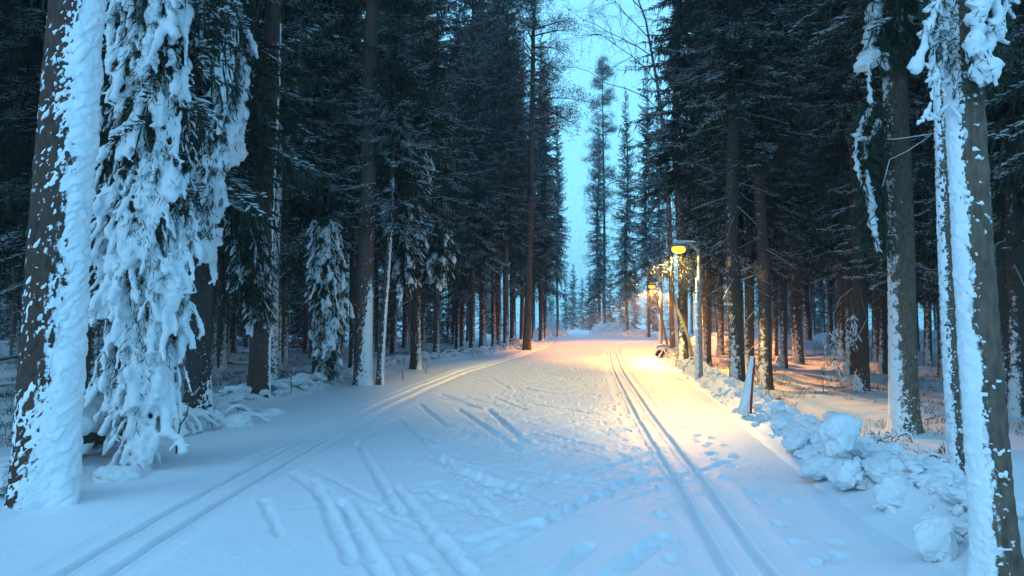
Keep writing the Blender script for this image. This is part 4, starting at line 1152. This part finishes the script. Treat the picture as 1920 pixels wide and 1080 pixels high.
def lamp_post(label, base, top_h, arm, col, bulbcol, power, seed, rime=True, light=True, ex=6.5, ey=13, r0=0.075, shift=(0, 0)):
    root = thing('street_lamp', label, 'street lamp', base, 0, 'street lamps along the trail')
    rnd = np.random.RandomState(seed)
    mb = MB(); zs = np.linspace(-0.3, top_h - 0.34, 12); RC = min(0.34, 0.8 * abs(arm)); sg = 1 if arm > 0 else -1
    mb.tube(np.stack([0 * zs, 0 * zs, zs], -1), np.linspace(r0, r0 * 0.6, 12), 14); mb.build('pole', [M_METAL], root)
    mb = MB(); a = np.linspace(0, math.pi / 2, 8)
    P = [(-sg * RC * (1 - math.cos(t)), 0, top_h - 0.34 + 0.34 * math.sin(t)) for t in a] + [(-sg * RC - (arm - sg * RC) * f, 0, top_h - 0.05 * f) for f in (0.4, 0.7, 1.0)]
    mb.tube(P, [r0 * 0.5] * len(P), 10); mb.build('arm', [M_METAL], root)
    # lamp head: a shallow hood with the bulb under it
    hx, hz = -arm, top_h - 0.10
    mb = MB(); nseg = 16
    prof = [(0.0, 0.075), (0.10, 0.070), (0.17, 0.045), (0.20, 0.0), (0.19, 0.0), (0.14, 0.030)]
    V = []; F = []
    for i, (r, z) in enumerate(prof):
        for j in range(nseg):
            t = 2 * math.pi * j / nseg; V.append((hx + r * 1.25 * math.cos(t), r * 0.75 * math.sin(t), hz + z))
    for i in range(len(prof) - 1):
        for j in range(nseg):
            F.append((i * nseg + j, i * nseg + (j + 1) % nseg, (i + 1) * nseg + (j + 1) % nseg, (i + 1) * nseg + j))
    mb.add(V, np.array(F)); hd = mb.build('lamp_head', [M_METAL], root)
    mb = MB(); V = []; F = []
    for i in range(7):
        ph = math.pi * i / 6
        for j in range(12):
            t = 2 * math.pi * j / 12; V.append((hx + 0.19 * math.sin(ph) * math.cos(t), 0.14 * math.sin(ph) * math.sin(t), hz - 0.07 + 0.11 * math.cos(ph)))
    for i in range(6):
        for j in range(12): F.append((i * 12 + j, i * 12 + (j + 1) % 12, (i + 1) * 12 + (j + 1) % 12, (i + 1) * 12 + j))
    mb.add(V, np.array(F)); bl = mb.build('bulb', [emitter('bulb_glow_%d' % seed, bulbcol, 2.2)], hd)
    # snow cap on the arm and head
    mb = MB()
    for t in np.linspace(0, 1, 9):
        x = -sg * 0.15 - (arm - sg * 0.10) * t; z = top_h + 0.01 + (0.0 if t > 0.6 else 0.02)
        if rnd.rand() < 0.95: mb.tube([(x - 0.08, 0.01 * rnd.randn(), z), (x, 0, z + 0.010 + 0.015 * rnd.rand()), (x + 0.08, 0, z)], [0.02, 0.026 + 0.03 * t, 0.02], 8)
    link('snow_cap', remeshed('snow_cap', mb, 0.02, [M_TWIGSNOW], 0.008, 12, 1), root)
    if rime:                          # wind-packed snow up the trail side of the pole
        mb = MB(); z = 0.0
        while z < top_h * 0.72:
            s = (1.0 - 0.75 * z / (top_h * 0.8))
            w = r0 * (0.55 + 0.65 * rnd.rand()) * s + 0.012
            x = -r0 * (0.9 + 0.3 * s * rnd.rand())
            mb.tube([(x + 0.02, -0.02, z), (x - 0.02 * s, -0.03, z + 0.03), (x - 0.05 * s * rnd.rand(), -0.03, z + 0.10)], [w * 0.8, w, w * 0.5], 7)
            z += 0.05 + 0.05 * rnd.rand()
        link('snow_crust', remeshed('snow_crust', mb, 0.018, [M_TWIGSNOW], 0.006, 14, 0), root)
    if light:
        lo = luminaire(hd, (hx, 0, hz - 0.20), col, power, ex, ey, top_h - 0.2, 0.5, shift)
    return root

b1 = GL(1313, 714); d1 = b1.y
lamp1 = lamp_post('nearest street lamp, yellow light on a curved snow-crusted pole', b1, (714 - 456) * d1 / FPX, 38 * d1 / FPX, (1.0, 0.66, 0.17), (1.0, 0.52, 0.03), 310, 1, ex=7.6, ey=14.5, shift=(0.2, -0.12))
b2 = GL(1240, 651); d2 = b2.y
lamp2 = lamp_post('second street lamp, orange light farther along the trail', b2, (651 - 532) * d2 / FPX, 17 * d2 / FPX, (1.0, 0.36, 0.05), (1.0, 0.36, 0.025), 950, 2, ex=10, ey=24)
p3 = AT(1070, 600, 132)
lamp3 = lamp_post('farthest street lamp, tiny pale yellow light at the end of the trail', (p3.x, 132, 0), 3.9, -0.7, (1.0, 0.72, 0.3), (1.0, 0.82, 0.45), 160, 3, rime=False, ex=8, ey=8)
p4 = AT(1771, 600, 46)
print('lamps', round(time.time() - T0, 1))
#@@PART4
# ------------------------------------------------------------------ ploughed banks: lumps of snow along both edges
def lump_mesh(seed, sub=3, chunky=0.5):
    import bmesh
    rnd = np.random.RandomState(seed)
    bm = bmesh.new(); bmesh.ops.create_icosphere(bm, subdivisions=sub, radius=1.0)
    co = np.array([v.co[:] for v in bm.verts])
    st = np.array([1.0, rnd.uniform(0.65, 1.0), rnd.uniform(0.7, 1.0)])
    for _ in range(9):                # broken faces
        n = unit(rnd.randn(3)); lim = rnd.uniform(0.45, 0.85)
        d = co @ n; co = co - np.outer(np.clip(d - lim, 0, None) * chunky * 0.95, n)
    x, y, z = co[:, 0], co[:, 1], co[:, 2]
    r = 1 + 0.30 * fbm(x * 1.3 + seed, y * 1.3 + z * 1.1, 3, seed) + 0.12 * fbm(x * 3.2 + z * 2, y * 3.2 - z * 1.5, 3, seed + 1)
    d, oy, cid = worley_id(x * 1.7 + z * 1.1 + seed, y * 1.7 - z * 1.3, seed + 2)
    r = r - 0.14 * sst(0.35, 0.8, d) * (cid > 0.3)
    r = r + 0.07 * fbm(x * 6 + z * 4, y * 6 - z * 5, 3, seed + 4) + 0.03 * fbm(x * 15 + z * 9, y * 15 - z * 11, 2, seed + 5)
    co = co * r[:, None] * st
    for v, c in zip(bm.verts, co): v.co = c
    me = bpy.data.meshes.new('snow_lump'); bm.to_mesh(me); bm.free()
    for p in me.polygons: p.use_smooth = True
    me.materials.append(M_SNOW)
    return me
LUMPS = [lump_mesh(500 + i, 5, 0.40 + 0.12 * (i % 4)) for i in range(14)]
BIG = lump_mesh(520, 5, 0.8)
R4 = random.Random(41)
bankR = thing('snow_bank', None, None); bankL = thing('snow_bank', None, None)
tag(bankR, kind='structure'); tag(bankL, kind='structure')
def put_lump(parent, x, y, s, dz=0.0, flat=0.75):
    o = link('snow_lump', R4.choice(LUMPS), parent)
    o.location = (x, y, max(H1(x, y), -0.10) + s * 0.15 + dz)
    o.scale = (s * R4.uniform(.8, 1.25), s * R4.uniform(.8, 1.25), s * flat * R4.uniform(.75, 1.15))
    o.rotation_euler = (R4.uniform(-.3, .3), R4.uniform(-.3, .3), R4.uniform(0, 6.28))
    return o
for k in range(110):                  # broken lumps crowding the corner by the nearest trunk
    y = 4.7 + 4.6 * R4.random(); s = R4.uniform(0.045, 0.15)
    put_lump(bankR, float(ER(y)) + R4.uniform(-0.04, 1.15), y, s, 0.02)
for k in range(190):
    y = 5.0 + 41 * R4.random() ** 1.9
    s = R4.uniform(0.04, 0.105) * (1 + 0.6 * (R4.random() < 0.2))
    off = 0.12 + abs(R4.gauss(0, 0.42)) + (0.35 * R4.random() if y < 10 else 0)
    put_lump(bankR, float(ER(y)) + off, y, s)
for k in range(285):
    y = 6.5 + 36 * R4.random() ** 1.05
    s = R4.uniform(0.06, 0.17) if y > 15 else R4.uniform(0.08, 0.22)
    put_lump(bankL, float(EL(y)) - 0.02 - abs(R4.gauss(0, 0.38)), y, s, 0.07 if y > 15 else 0.05, flat=0.8 if y > 15 else 0.5)
def crumbs(parent, side, n, seed):
    import bmesh
    rnd = np.random.RandomState(seed); bm = bmesh.new(); bmesh.ops.create_icosphere(bm, subdivisions=2, radius=1.0); bm.verts.index_update()
    V0 = np.array([v.co[:] for v in bm.verts]); F0 = np.array([[v.index for v in f.verts] for f in bm.faces]); bm.free()
    y = 4.6 + 36 * rnd.rand(n) ** (1.7 if side > 0 else 1.0); o = -0.12 + np.abs(rnd.randn(n)) * 0.55
    x = (ER(y) + o) if side > 0 else (EL(y) - o)
    z = np.maximum(land(x, y), np.where(o < 0.35, -0.06 - 0.2 * np.clip(o, 0, 1), -0.5)); s = 0.012 + 0.035 * rnd.rand(n) ** 1.5
    mb = MB()
    for i in range(n):
        q = V0 * (1 + 0.22 * rnd.randn(len(V0), 1)) * s[i] * (0.7 + 0.6 * rnd.rand(3))
        mb.add(q + np.array([x[i], y[i], z[i] + 0.3 * s[i]]), F0)
    mb.build('snow_crumbs', [M_SNOW], parent)['kind'] = 'stuff'
crumbs(bankR, 1, 520, 3); crumbs(bankL, -1, 300, 4)
# the larger blocks one can point at
def block(px, py, wpx, hpx, me, label, rz=0.0, sink=0.30):
    p = GL(px, py); k = p.y / FPX
    o = link('snow_block', me); sx = wpx * k * 0.62; sz = hpx * k * 0.66
    o.scale = (sx, sx * 0.9, sz); o.location = (p.x, p.y + sx * 0.5, p.z + sz * (1 - sink)); o.rotation_euler = (0.1, -0.15, rz)
    return tag(o, label, 'snow block', 'snow blocks on the right bank')
block(1586, 866, 92, 84, BIG, 'largest rounded snow block, standing upright on the right bank', 0.6)
block(1505, 852, 70, 48, LUMPS[2], 'low snow block left of the largest upright block', 1.0)
block(1600, 925, 62, 56, LUMPS[5], 'snow block in front of the largest upright block', 2.0)
block(1700, 965, 88, 64, LUMPS[7], 'broad broken snow block near the nearest right-hand trunk', 0.4)
block(1668, 905, 92, 44, LUMPS[1], 'flat snow slab behind the broken block on the right bank', 1.4)
block(1770, 1055, 70, 90, LUMPS[3], 'pointed snow block at the foot of the nearest right-hand trunk', 2.7)
block(1545, 905, 66, 46, LUMPS[6], 'snow block half sunk at the trail edge on the right', 0.2)
block(1470, 812, 40, 30, LUMPS[8], 'small round snow ball left of the larger blocks', 0.9)
block(1560, 790, 28, 22, LUMPS[4], 'small lone snow ball lying behind the largest block', 0.9)
def mound(px, py, wpx, hpx, me, label):
    p = GL(px, py); k = p.y / FPX
    o = link('snow_mound', me); o.scale = (wpx * k / 2, wpx * k / 2, hpx * k * 0.8); o.location = (p.x, p.y + wpx * k * .3, p.z + 0.0); o.rotation_euler = (0, 0, 1.1)
    tag(o, label, 'snow mound', 'snow mounds on the left bank')
mound(440, 800, 70, 38, LUMPS[0], 'smooth rounded snow mound at the left trail edge')
mound(212, 900, 90, 44, LUMPS[4], 'low snow mound between the plastered pine and the snow-draped spruce')
mound(500, 780, 60, 22, LUMPS[6], 'flat snow mound farther up the left trail edge')

# far heaps left by the plough
def heap(px, Y, w, h, seed, label):
    p = AT(px, 600, Y); z0 = H1(p.x, Y)
    root = thing('snow_heap', label, 'snow heap', (p.x, Y, z0), 0, 'ploughed snow heaps at the far bend')
    n = 90; u = np.linspace(-1.15, 1.15, n); U, W = np.meshgrid(u, u)
    r = np.sqrt(U * U + W * W)
    hh = h * np.clip(1 - r ** 1.4, -0.2, 1) * (0.75 + 0.45 * fbm(U * 2.2 + seed, W * 2.2, 3, seed)) + 0.10 * h * fbm(U * 9, W * 9, 3, seed + 1)
    d, ox, oy = worley(U * 7 + seed, W * 7, seed); hh = hh + 0.12 * h * (0.5 - d) * (r < 1)
    hh = np.where(r > 1.0, -0.4, hh)
    V = np.stack([U * w / 2, W * w / 2, hh], -1); idx = np.arange(n * n).reshape(n, n)
    F = np.stack([idx[:-1, :-1], idx[:-1, 1:], idx[1:, 1:], idx[1:, :-1]], -1).reshape(-1, 4)
    link('heap', mesh_np('heap', V, F, M_SNOW), root)
    for _ in range(22):
        o = link('snow_lump', R4.choice(LUMPS), root); a = R4.uniform(0, 6.28); q = R4.uniform(0.15, 0.5)
        s = R4.uniform(0.12, 0.32); o.location = (w * q * math.cos(a), w * q * math.sin(a), h * (1 - (2 * q) ** 1.4) * 0.75 + 0.05); o.scale = (s, s, s * .8); o.rotation_euler = (R4.uniform(0, 3), 0, R4.uniform(0, 6))
heap(1032, 74, 3.8, 2.2, 3, 'tall ploughed snow heap left of the sky gap at the far bend')
heap(1158, 76, 6.0, 1.9, 5, 'broad ploughed snow heap right of the sky gap at the far bend')
heap(1130, 82, 3.0, 1.6, 6, 'smaller snow heap tucked behind the broad one at the far bend')
heap(1195, 70, 3.2, 0.9, 8, 'low snow heap between the broad heap and the second lamp')

# ------------------------------------------------------------------ small things beside the trail
# snow-crusted marker post
pM = GL(1405, 776); kM = pM.y / FPX
mk = thing('marker_post', 'leaning red-edged marker post with a thick wedge of packed snow', 'marker post', pM)
mb = MB(); mb.tube([(0, 0, -0.3), (0.06, 0, 0.55), (0.095, 0, 104 * kM)], [0.022, 0.020, 0.018], 10); mb.build('post', [M_RED], mk)
mb = MB(); rnd = np.random.RandomState(3)
for t in np.linspace(0, 1, 26):
    x = 0.095 * t - 0.04 - 0.06 * (1 - t); w = 0.035 + 0.060 * (1 - t) ** 1.2
    mb.tube([(x - 0.01, -0.02, 103 * kM * t - 0.02), (x + 0.005 * rnd.randn(), -0.02, 103 * kM * t + 0.04)], [w, w * 0.9], 9)
link('snow_crust', remeshed('snow_crust', mb, 0.016, [M_TWIGSNOW], 0.008, 14, 1), mk)

def dead_stem(label, pts, Y, r0, r1, seed, cat='dead tree', name='leaning_dead_tree', snow=True, group='leaning dead stems'):
    P = np.array([AT(x, y, Y) for x, y in pts]); base = P[0].copy(); base[2] = H1(base[0], Y)
    root = thing(name, label, cat, base, 0, group); P = P - base
    n = 14; t = np.linspace(0, 1, len(P)); tt = np.linspace(0, 1, n)
    Q = np.stack([np.interp(tt, t, P[:, i]) for i in range(3)], -1)
    mb = MB(); mb.tube(Q, np.linspace(r0, r1, n), 8); mb.build('stem', [M_DEADWOOD], root)
    if snow:
        mb = MB(); rnd = np.random.RandomState(seed)
        mb.tube(Q + np.array([-0.6 * r0, -0.2 * r0, 0.5 * r0]), np.linspace(r0, r1, n) * (0.65 + 0.3 * rnd.rand(n)), 7); mb.build('snow_cover', [M_TWIGSNOW], root)
    return root
Yl = GL(1300, 695).y
dead_stem('leaning dead stem propped behind the nearest lamp post', [(1304, 694), (1290, 630), (1262, 560), (1254, 520)], Yl + 2, 0.06, 0.03, 1, snow=False)
dead_stem('leaning dead stem crossing the second lamp post', [(1252, 652), (1244, 610), (1228, 550)], d2 - 0.8, 0.08, 0.04, 2, snow=False)
dead_stem('thin pale birch leaning across the sky gap far away', [(1084, 612), (1095, 570), (1106, 535)], 100, 0.08, 0.03, 3, 'tree', 'leaning_birch')
dead_stem('broken snowy stub beside the leaning stem behind the nearest lamp', [(1276, 668), (1272, 610), (1270, 560)], Yl + 6, 0.12, 0.10, 4)

def snow_box(label, px, py, w, d, h, name, post=0.0):
    p = GL(px, py); root = thing(name, label, 'box', p)
    mb = MB(); mb.box((-w / 2, -d / 2, post), (w / 2, d / 2, post + h)); bx = mb.build('body', [M_BOX], root, smooth=False)
    mb = MB(); mb.box((-w * .3, -d / 2 - 0.012, post + h * .35), (w * .3, -d / 2 - 0.002, post + h * .75)); mb.build('opening', [M_DARKMETAL], bx, smooth=False)
    if post > 0:
        mb = MB(); mb.box((-0.05, -0.05, -0.3), (0.05, 0.05, post)); mb.build('post', [M_BOX], root, smooth=False)
    mb = MB(); mb.tube([(-w * .42, 0, post + h + .02), (0, 0, post + h + .06), (w * .42, 0, post + h + .02)], [d * .42, d * .5, d * .42], 12)
    link('snow_cap', remeshed('snow_cap', mb, 0.03, [M_TWIGSNOW], 0.01, 6, 2), root)
snow_box('small dark box on a post with a snow cap behind the second lamp', 1267, 660, 0.55, 0.45, 0.40, 'post_box', 0.25)
snow_box('low dark crate under snow at the trail edge below the second lamp', 1243, 668, 0.60, 0.45, 0.26, 'wooden_crate', 0.0)

# shrubs bent into arches by the snow
def bent_shrub(label, px, py, n, span, hgt, seed, r=0.03, group='shrubs bent down by snow'):
    p = GL(px, py); root = thing('bent_shrub', label, 'shrub', p, 0, group); rnd = np.random.RandomState(seed)
    st = MB(); sn = MB()
    for _ in range(n):
        a = rnd.uniform(-0.9, 0.9) + (math.pi if rnd.rand() < 0.5 else 0); L = span * rnd.uniform(0.5, 1.0); h = hgt * rnd.uniform(0.5, 1.0)
        o = np.array([rnd.randn() * 0.15 * span, rnd.randn() * 0.2 * span, -0.03]); t = np.linspace(0, 1, 11)
        P = np.stack([o[0] + L * t * math.cos(a), o[1] + L * t * math.sin(a), o[2] + 4 * h * t * (1 - t) * (1 - 0.25 * t)], -1) + 0.012 * rnd.randn(11, 3)
        st.tube(P, np.linspace(0.012, 0.004, 11), 5)
        w = r * (0.7 + 0.5 * rnd.rand(11)); w[0] *= .5
        sn.tube(P + np.array([0, 0, r * 0.7]), w, 8)
        for _ in range(3):
            i = rnd.randint(3, 9); e = P[i] + np.array([rnd.randn() * .15, rnd.randn() * .15, -0.18 * rnd.rand()]) * span
            st.tube(np.stack([P[i], e]), [0.006, 0.002], 4)
    st.build('stems', [M_TWIG], root); link('snow_cover', remeshed('snow_cover', sn, max(0.016, r * .55), [M_TWIGSNOW], r * 0.25, 0.5 / r, 1), root)
bent_shrub('snow-covered shrub bent into loops left of the trail behind the draped spruce', 335, 806, 9, 0.85, 0.38, 1, 0.04)
bent_shrub('low snow-bent twigs beside the rounded mound on the left bank', 405, 790, 6, 0.8, 0.22, 2, 0.035)
bent_shrub('snow-arched shrub below the second lamp', 1258, 670, 7, 1.3, 0.6, 3, 0.035)
bent_shrub('snow-arched twigs around the foot of the leaning dead stem', 1294, 690, 5, 1.1, 0.4, 4, 0.03)
bent_shrub('thin snow-bent twigs behind the low slab on the right bank', 1655, 828, 9, 0.45, 0.2, 5, 0.02)
bent_shrub('snow-covered root tangle left of the thin frosted trunk', 1770, 872, 8, 0.5, 0.22, 6, 0.025)
bent_shrub('snow-bent twigs at the left bank beyond the leaning stem', 880, 668, 8, 1.2, 0.5, 7, 0.04)
bent_shrub('snow-bent twigs at the bend below the thick dark spruce', 965, 652, 8, 1.5, 0.6, 8, 0.05)

# sticks and a log on the forest floor
def stick(label, pts, r, seed, name='fallen_branch', snow=False):
    P = np.array([GL(x, y) for x, y in pts]); P[:, 2] += r * 0.8; base = P[0].copy()
    root = thing(name, label, 'branch' if name == 'fallen_branch' else 'log', base, 0, 'dead wood on the forest floor'); Q = P - base
    n = 8; t = np.linspace(0, 1, len(Q)); tt = np.linspace(0, 1, n); rnd = np.random.RandomState(seed)
    Q = np.stack([np.interp(tt, t, Q[:, i]) for i in range(3)], -1) + r * 0.6 * rnd.randn(n, 3)
    mb = MB(); mb.tube(Q, np.linspace(r, r * .55, n), 8)
    for _ in range(3 if r < 0.05 else 0):
        i = rnd.randint(2, n); mb.tube(np.stack([Q[i], Q[i] + np.array([rnd.randn() * .2, rnd.randn() * .2, .12 * rnd.rand()])]), [r * .5, r * .2], 5)
    mb.build('wood', [M_TWIG], root)
    if snow:
        mb = MB(); mb.tube(Q + np.array([0, 0, r * .8]), r * (0.8 + 0.3 * rnd.rand(n)), 9); link('snow_cover', remeshed('snow_cover', mb, max(.02, r * .25), [M_TWIGSNOW], r * .12, 8, 1), root)
stick('thin dead branch lying right of the nearest right-hand trunk', [(1890, 768), (1915, 766), (1960, 772)], 0.022, 1, snow=True)
stick('dead twig on the snow between the reddish and the grey trunk', [(1655, 768), (1690, 778)], 0.012, 2)
stick('curved dead twig on the snow in front of the reddish trunk', [(1548, 738), (1570, 728), (1600, 722)], 0.016, 3)
stick('dark branch lying far back between the right-hand trunks', [(1510, 668), (1555, 664), (1590, 655)], 0.04, 4, snow=True)
stick('small dead twig by the foot of the grey trunk', [(1735, 790), (1762, 778)], 0.012, 5)
stick('snow-covered log behind the foot of the plastered pine', [(118, 872), (170, 850), (215, 838)], 0.14, 6, 'fallen_log', True)
stick('thin log lying across the gloom of the left stand', [(-20, 680), (60, 668), (140, 672)], 0.06, 7, 'fallen_log', True)
stick('log half buried deep in the left stand', [(360, 690), (430, 684), (520, 690)], 0.08, 8, 'fallen_log', True)
pS = GL(1463, 688)
stump = thing('tree_stump', 'low stump with a pointed snow cap behind the brightest lamp-lit trunk', 'stump', pS)
mb = MB(); mb.tube([(0, 0, -0.2), (0, 0, 0.12)], [0.24, 0.19], 14); mb.build('stump', [M_BOX], stump)
mb = MB(); mb.tube([(0, 0, 0.12), (-.02, 0, 0.28), (-.05, 0, 0.46)], [0.22, 0.17, 0.06], 12); link('snow_cap', remeshed('snow_cap', mb, 0.03, [M_TWIGSNOW], .01, 6, 2), stump)
# little snow-covered spruce by the road beyond the lamp
pQ = AT(1368, 612, 40)
plant('young', 1, pQ.x, 40, 'tiny snow-covered spruce glowing pinkish beyond the nearest lamp', None, 0.42, rng=R)

# ------------------------------------------------------------------ undergrowth: bilberry and twigs poking through the snow
def undergrowth(side, n, seed):
    rnd = np.random.RandomState(seed); mb = MB()
    P0 = []; D = []
    k = 0
    while k < n:
        m = 4000
        y = 7 + 43 * rnd.rand(m) ** 1.25; o = 1.3 + 22 * rnd.rand(m) ** 1.3
        x = EL(y) - o if side < 0 else ER(y) + o
        pn = vnoise(x * 0.55 + 9, y * 0.40, 91) * 0.7 + 0.3 * vnoise(x * 2.2, y * 2.2, 92)
        u = 960 + FPX * x / y
        ok = (pn > 0.50 + 0.12 * rnd.rand(m)) & (u > -150) & (u < 2070) & (y < 46)
        x, y = x[ok], y[ok]; z = land(x, y)
        P0.append(np.stack([x, y, z - 0.02], -1)); k += len(x)
    P = np.concatenate(P0)[:n]
    for j in range(5):
        q = len(P); d = unit(np.array([0, 0, 1.0]) + 0.55 * rnd.randn(q, 3) * np.array([1, 1, 0.2]))
        L = (0.05 + 0.15 * rnd.rand(q, 1)); a = P + 0.05 * rnd.randn(q, 3) * np.array([1, 1, 0]); b = a + d * L
        s = unit(np.cross(d, rnd.randn(q, 3)))
        mb.kites(a, b, s, 0.003 + 0.003 * rnd.rand(q), 0)
        e = b + unit(rnd.randn(q, 3) + np.array([0, 0, .3])) * 0.10 * rnd.rand(q, 1)
        mb.kites(a + (b - a) * .6, e, unit(np.cross(e - a, rnd.randn(q, 3))), 0.005, 0)
        sn = rnd.rand(q) < 0.5
        up = np.array([0, 0, .006]); c = b[sn] + up; dd = unit(rnd.randn(sn.sum(), 3) * np.array([1, 1, .25])) * 0.05
        mb.kites(c - dd, c + dd, unit(np.cross(dd, np.array([0, 0, 1.0]))), 0.018, 1, 0.5)
    o = mb.build('undergrowth', [M_SHRUB, M_TWIGSNOW], None, smooth=False)
    tag(o, 'bilberry and bare twigs poking through the snow in the %s stand' % ('left' if side < 0 else 'right'), 'undergrowth', kind='stuff')
undergrowth(-1, 3600, 61); undergrowth(1, 1300, 62)
# taller bare saplings
R5 = np.random.RandomState(71)
def sapling(px, py, hpx, label, seed):
    p = GL(px, py); rnd = np.random.RandomState(seed); h = hpx * p.y / FPX
    root = thing('bare_sapling', label, 'sapling', p, 0, 'bare saplings'); st = MB(); sn = MB()
    t = np.linspace(0, 1, 8); lean = 0.2 * rnd.randn()
    P = np.stack([lean * h * t * t, 0 * t, h * t - 0.03], -1) + 0.01 * rnd.randn(8, 3)
    st.tube(P, np.linspace(.012, .004, 8), 5)
    for i in range(2, 8):
        for _ in range(2):
            d = unit(np.array([rnd.randn(), rnd.randn(), 0.8])); e = P[i] + d * h * .28 * rnd.rand()
            st.tube(np.stack([P[i], e]), [.006, .002], 4); sn.tube(np.stack([P[i], e]) + np.array([0, 0, .007]), [.006, .004], 4)
    st.build('stem', [M_TWIG], root); sn.build('snow_line', [M_TWIGSNOW], root)
sapling(1527, 668, 60, 'bare sapling in front of the snow berm on the right', 1)
sapling(1545, 735, 30, 'short bare sapling in front of the reddish trunk', 2)
sapling(330, 850, 130, 'bare twig stem leaning out between pine and draped spruce', 3)
sapling(545, 742, 45, 'bare sapling left of the shaggy little spruce', 4)
sapling(755, 712, 40, 'bare sapling on the left bank right of the leaning stem', 5)
sapling(800, 700, 34, 'bare sapling at the left bank farther up the trail', 6)

# ------------------------------------------------------------------ snowflakes in the air
def flakes(seed):
    rnd = np.random.RandomState(seed); mb = MB(); parts = []; sizes = []
    for (px, py, dist, n, sp, sz) in ((1277, 455, d1, 700, 0.45, 0.0036), (1277, 485, d1, 700, 1.0, 0.0055), (1224, 538, d2, 300, 0.7, 0.006)):
        c = np.array(AT(px, py, dist)); r = sp * rnd.rand(n, 1) ** -0.0 * np.abs(rnd.randn(n, 1)) + 0.42
        parts.append(c + unit(rnd.randn(n, 3)) * r * np.array([1.0, 1.0, 0.9])); sizes.append(sz * (0.6 + 0.9 * rnd.rand(n)))
    m = 600; yy = 13 + 40 * rnd.rand(m)
    parts.append(np.stack([(rnd.rand(m) - .5) * 1.3 * yy, yy, 0.5 + rnd.rand(m) * 0.45 * yy], -1)); sizes.append(0.006 + 0.007 * rnd.rand(m))
    C = np.concatenate(parts); s = np.concatenate(sizes); ok = C[:, 2] > 0.3; C, s = C[ok], s[ok]; q = len(C)
    O = np.array([(1, 1, 1), (1, -1, -1), (-1, 1, -1), (-1, -1, 1)], float)
    V = (C[:, None, :] + s[:, None, None] * O[None]).reshape(-1, 3)
    T = np.array([(0, 1, 2), (0, 3, 1), (0, 2, 3), (1, 3, 2)])
    mb.add(V, (np.arange(q)[:, None, None] * 4 + T[None]).reshape(-1, 3))
    tag(mb.build('falling_snow', [M_TWIGSNOW], None, smooth=False), 'fine snowflakes drifting in the air around the lamps', 'snowflakes', kind='stuff')
flakes(5)

# ------------------------------------------------------------------ the hazy winter air
mb = MB(); mb.box((-275, -60, -2.2), (275, 440, 34.5))
mh = bpy.data.materials.new('haze'); mh.use_nodes = True; nt = mh.node_tree; nt.nodes.clear()
ou = nt.nodes.new('ShaderNodeOutputMaterial'); pv = nt.nodes.new('ShaderNodeVolumePrincipled')
pv.inputs['Color'].default_value = (0.85, 0.92, 1.0, 1); pv.inputs['Density'].default_value = 0.0020; pv.inputs['Anisotropy'].default_value = 0.2
nt.links.new(pv.outputs[0], ou.inputs['Volume'])
hz = mb.build('haze', [mh], None, smooth=False); tag(hz, 'cold blue haze between the trees', 'haze', kind='stuff')
print('triangles', sum(sum(len(p.vertices) - 2 for p in m.polygons) for m in bpy.data.meshes ) , round(time.time() - T0, 1))
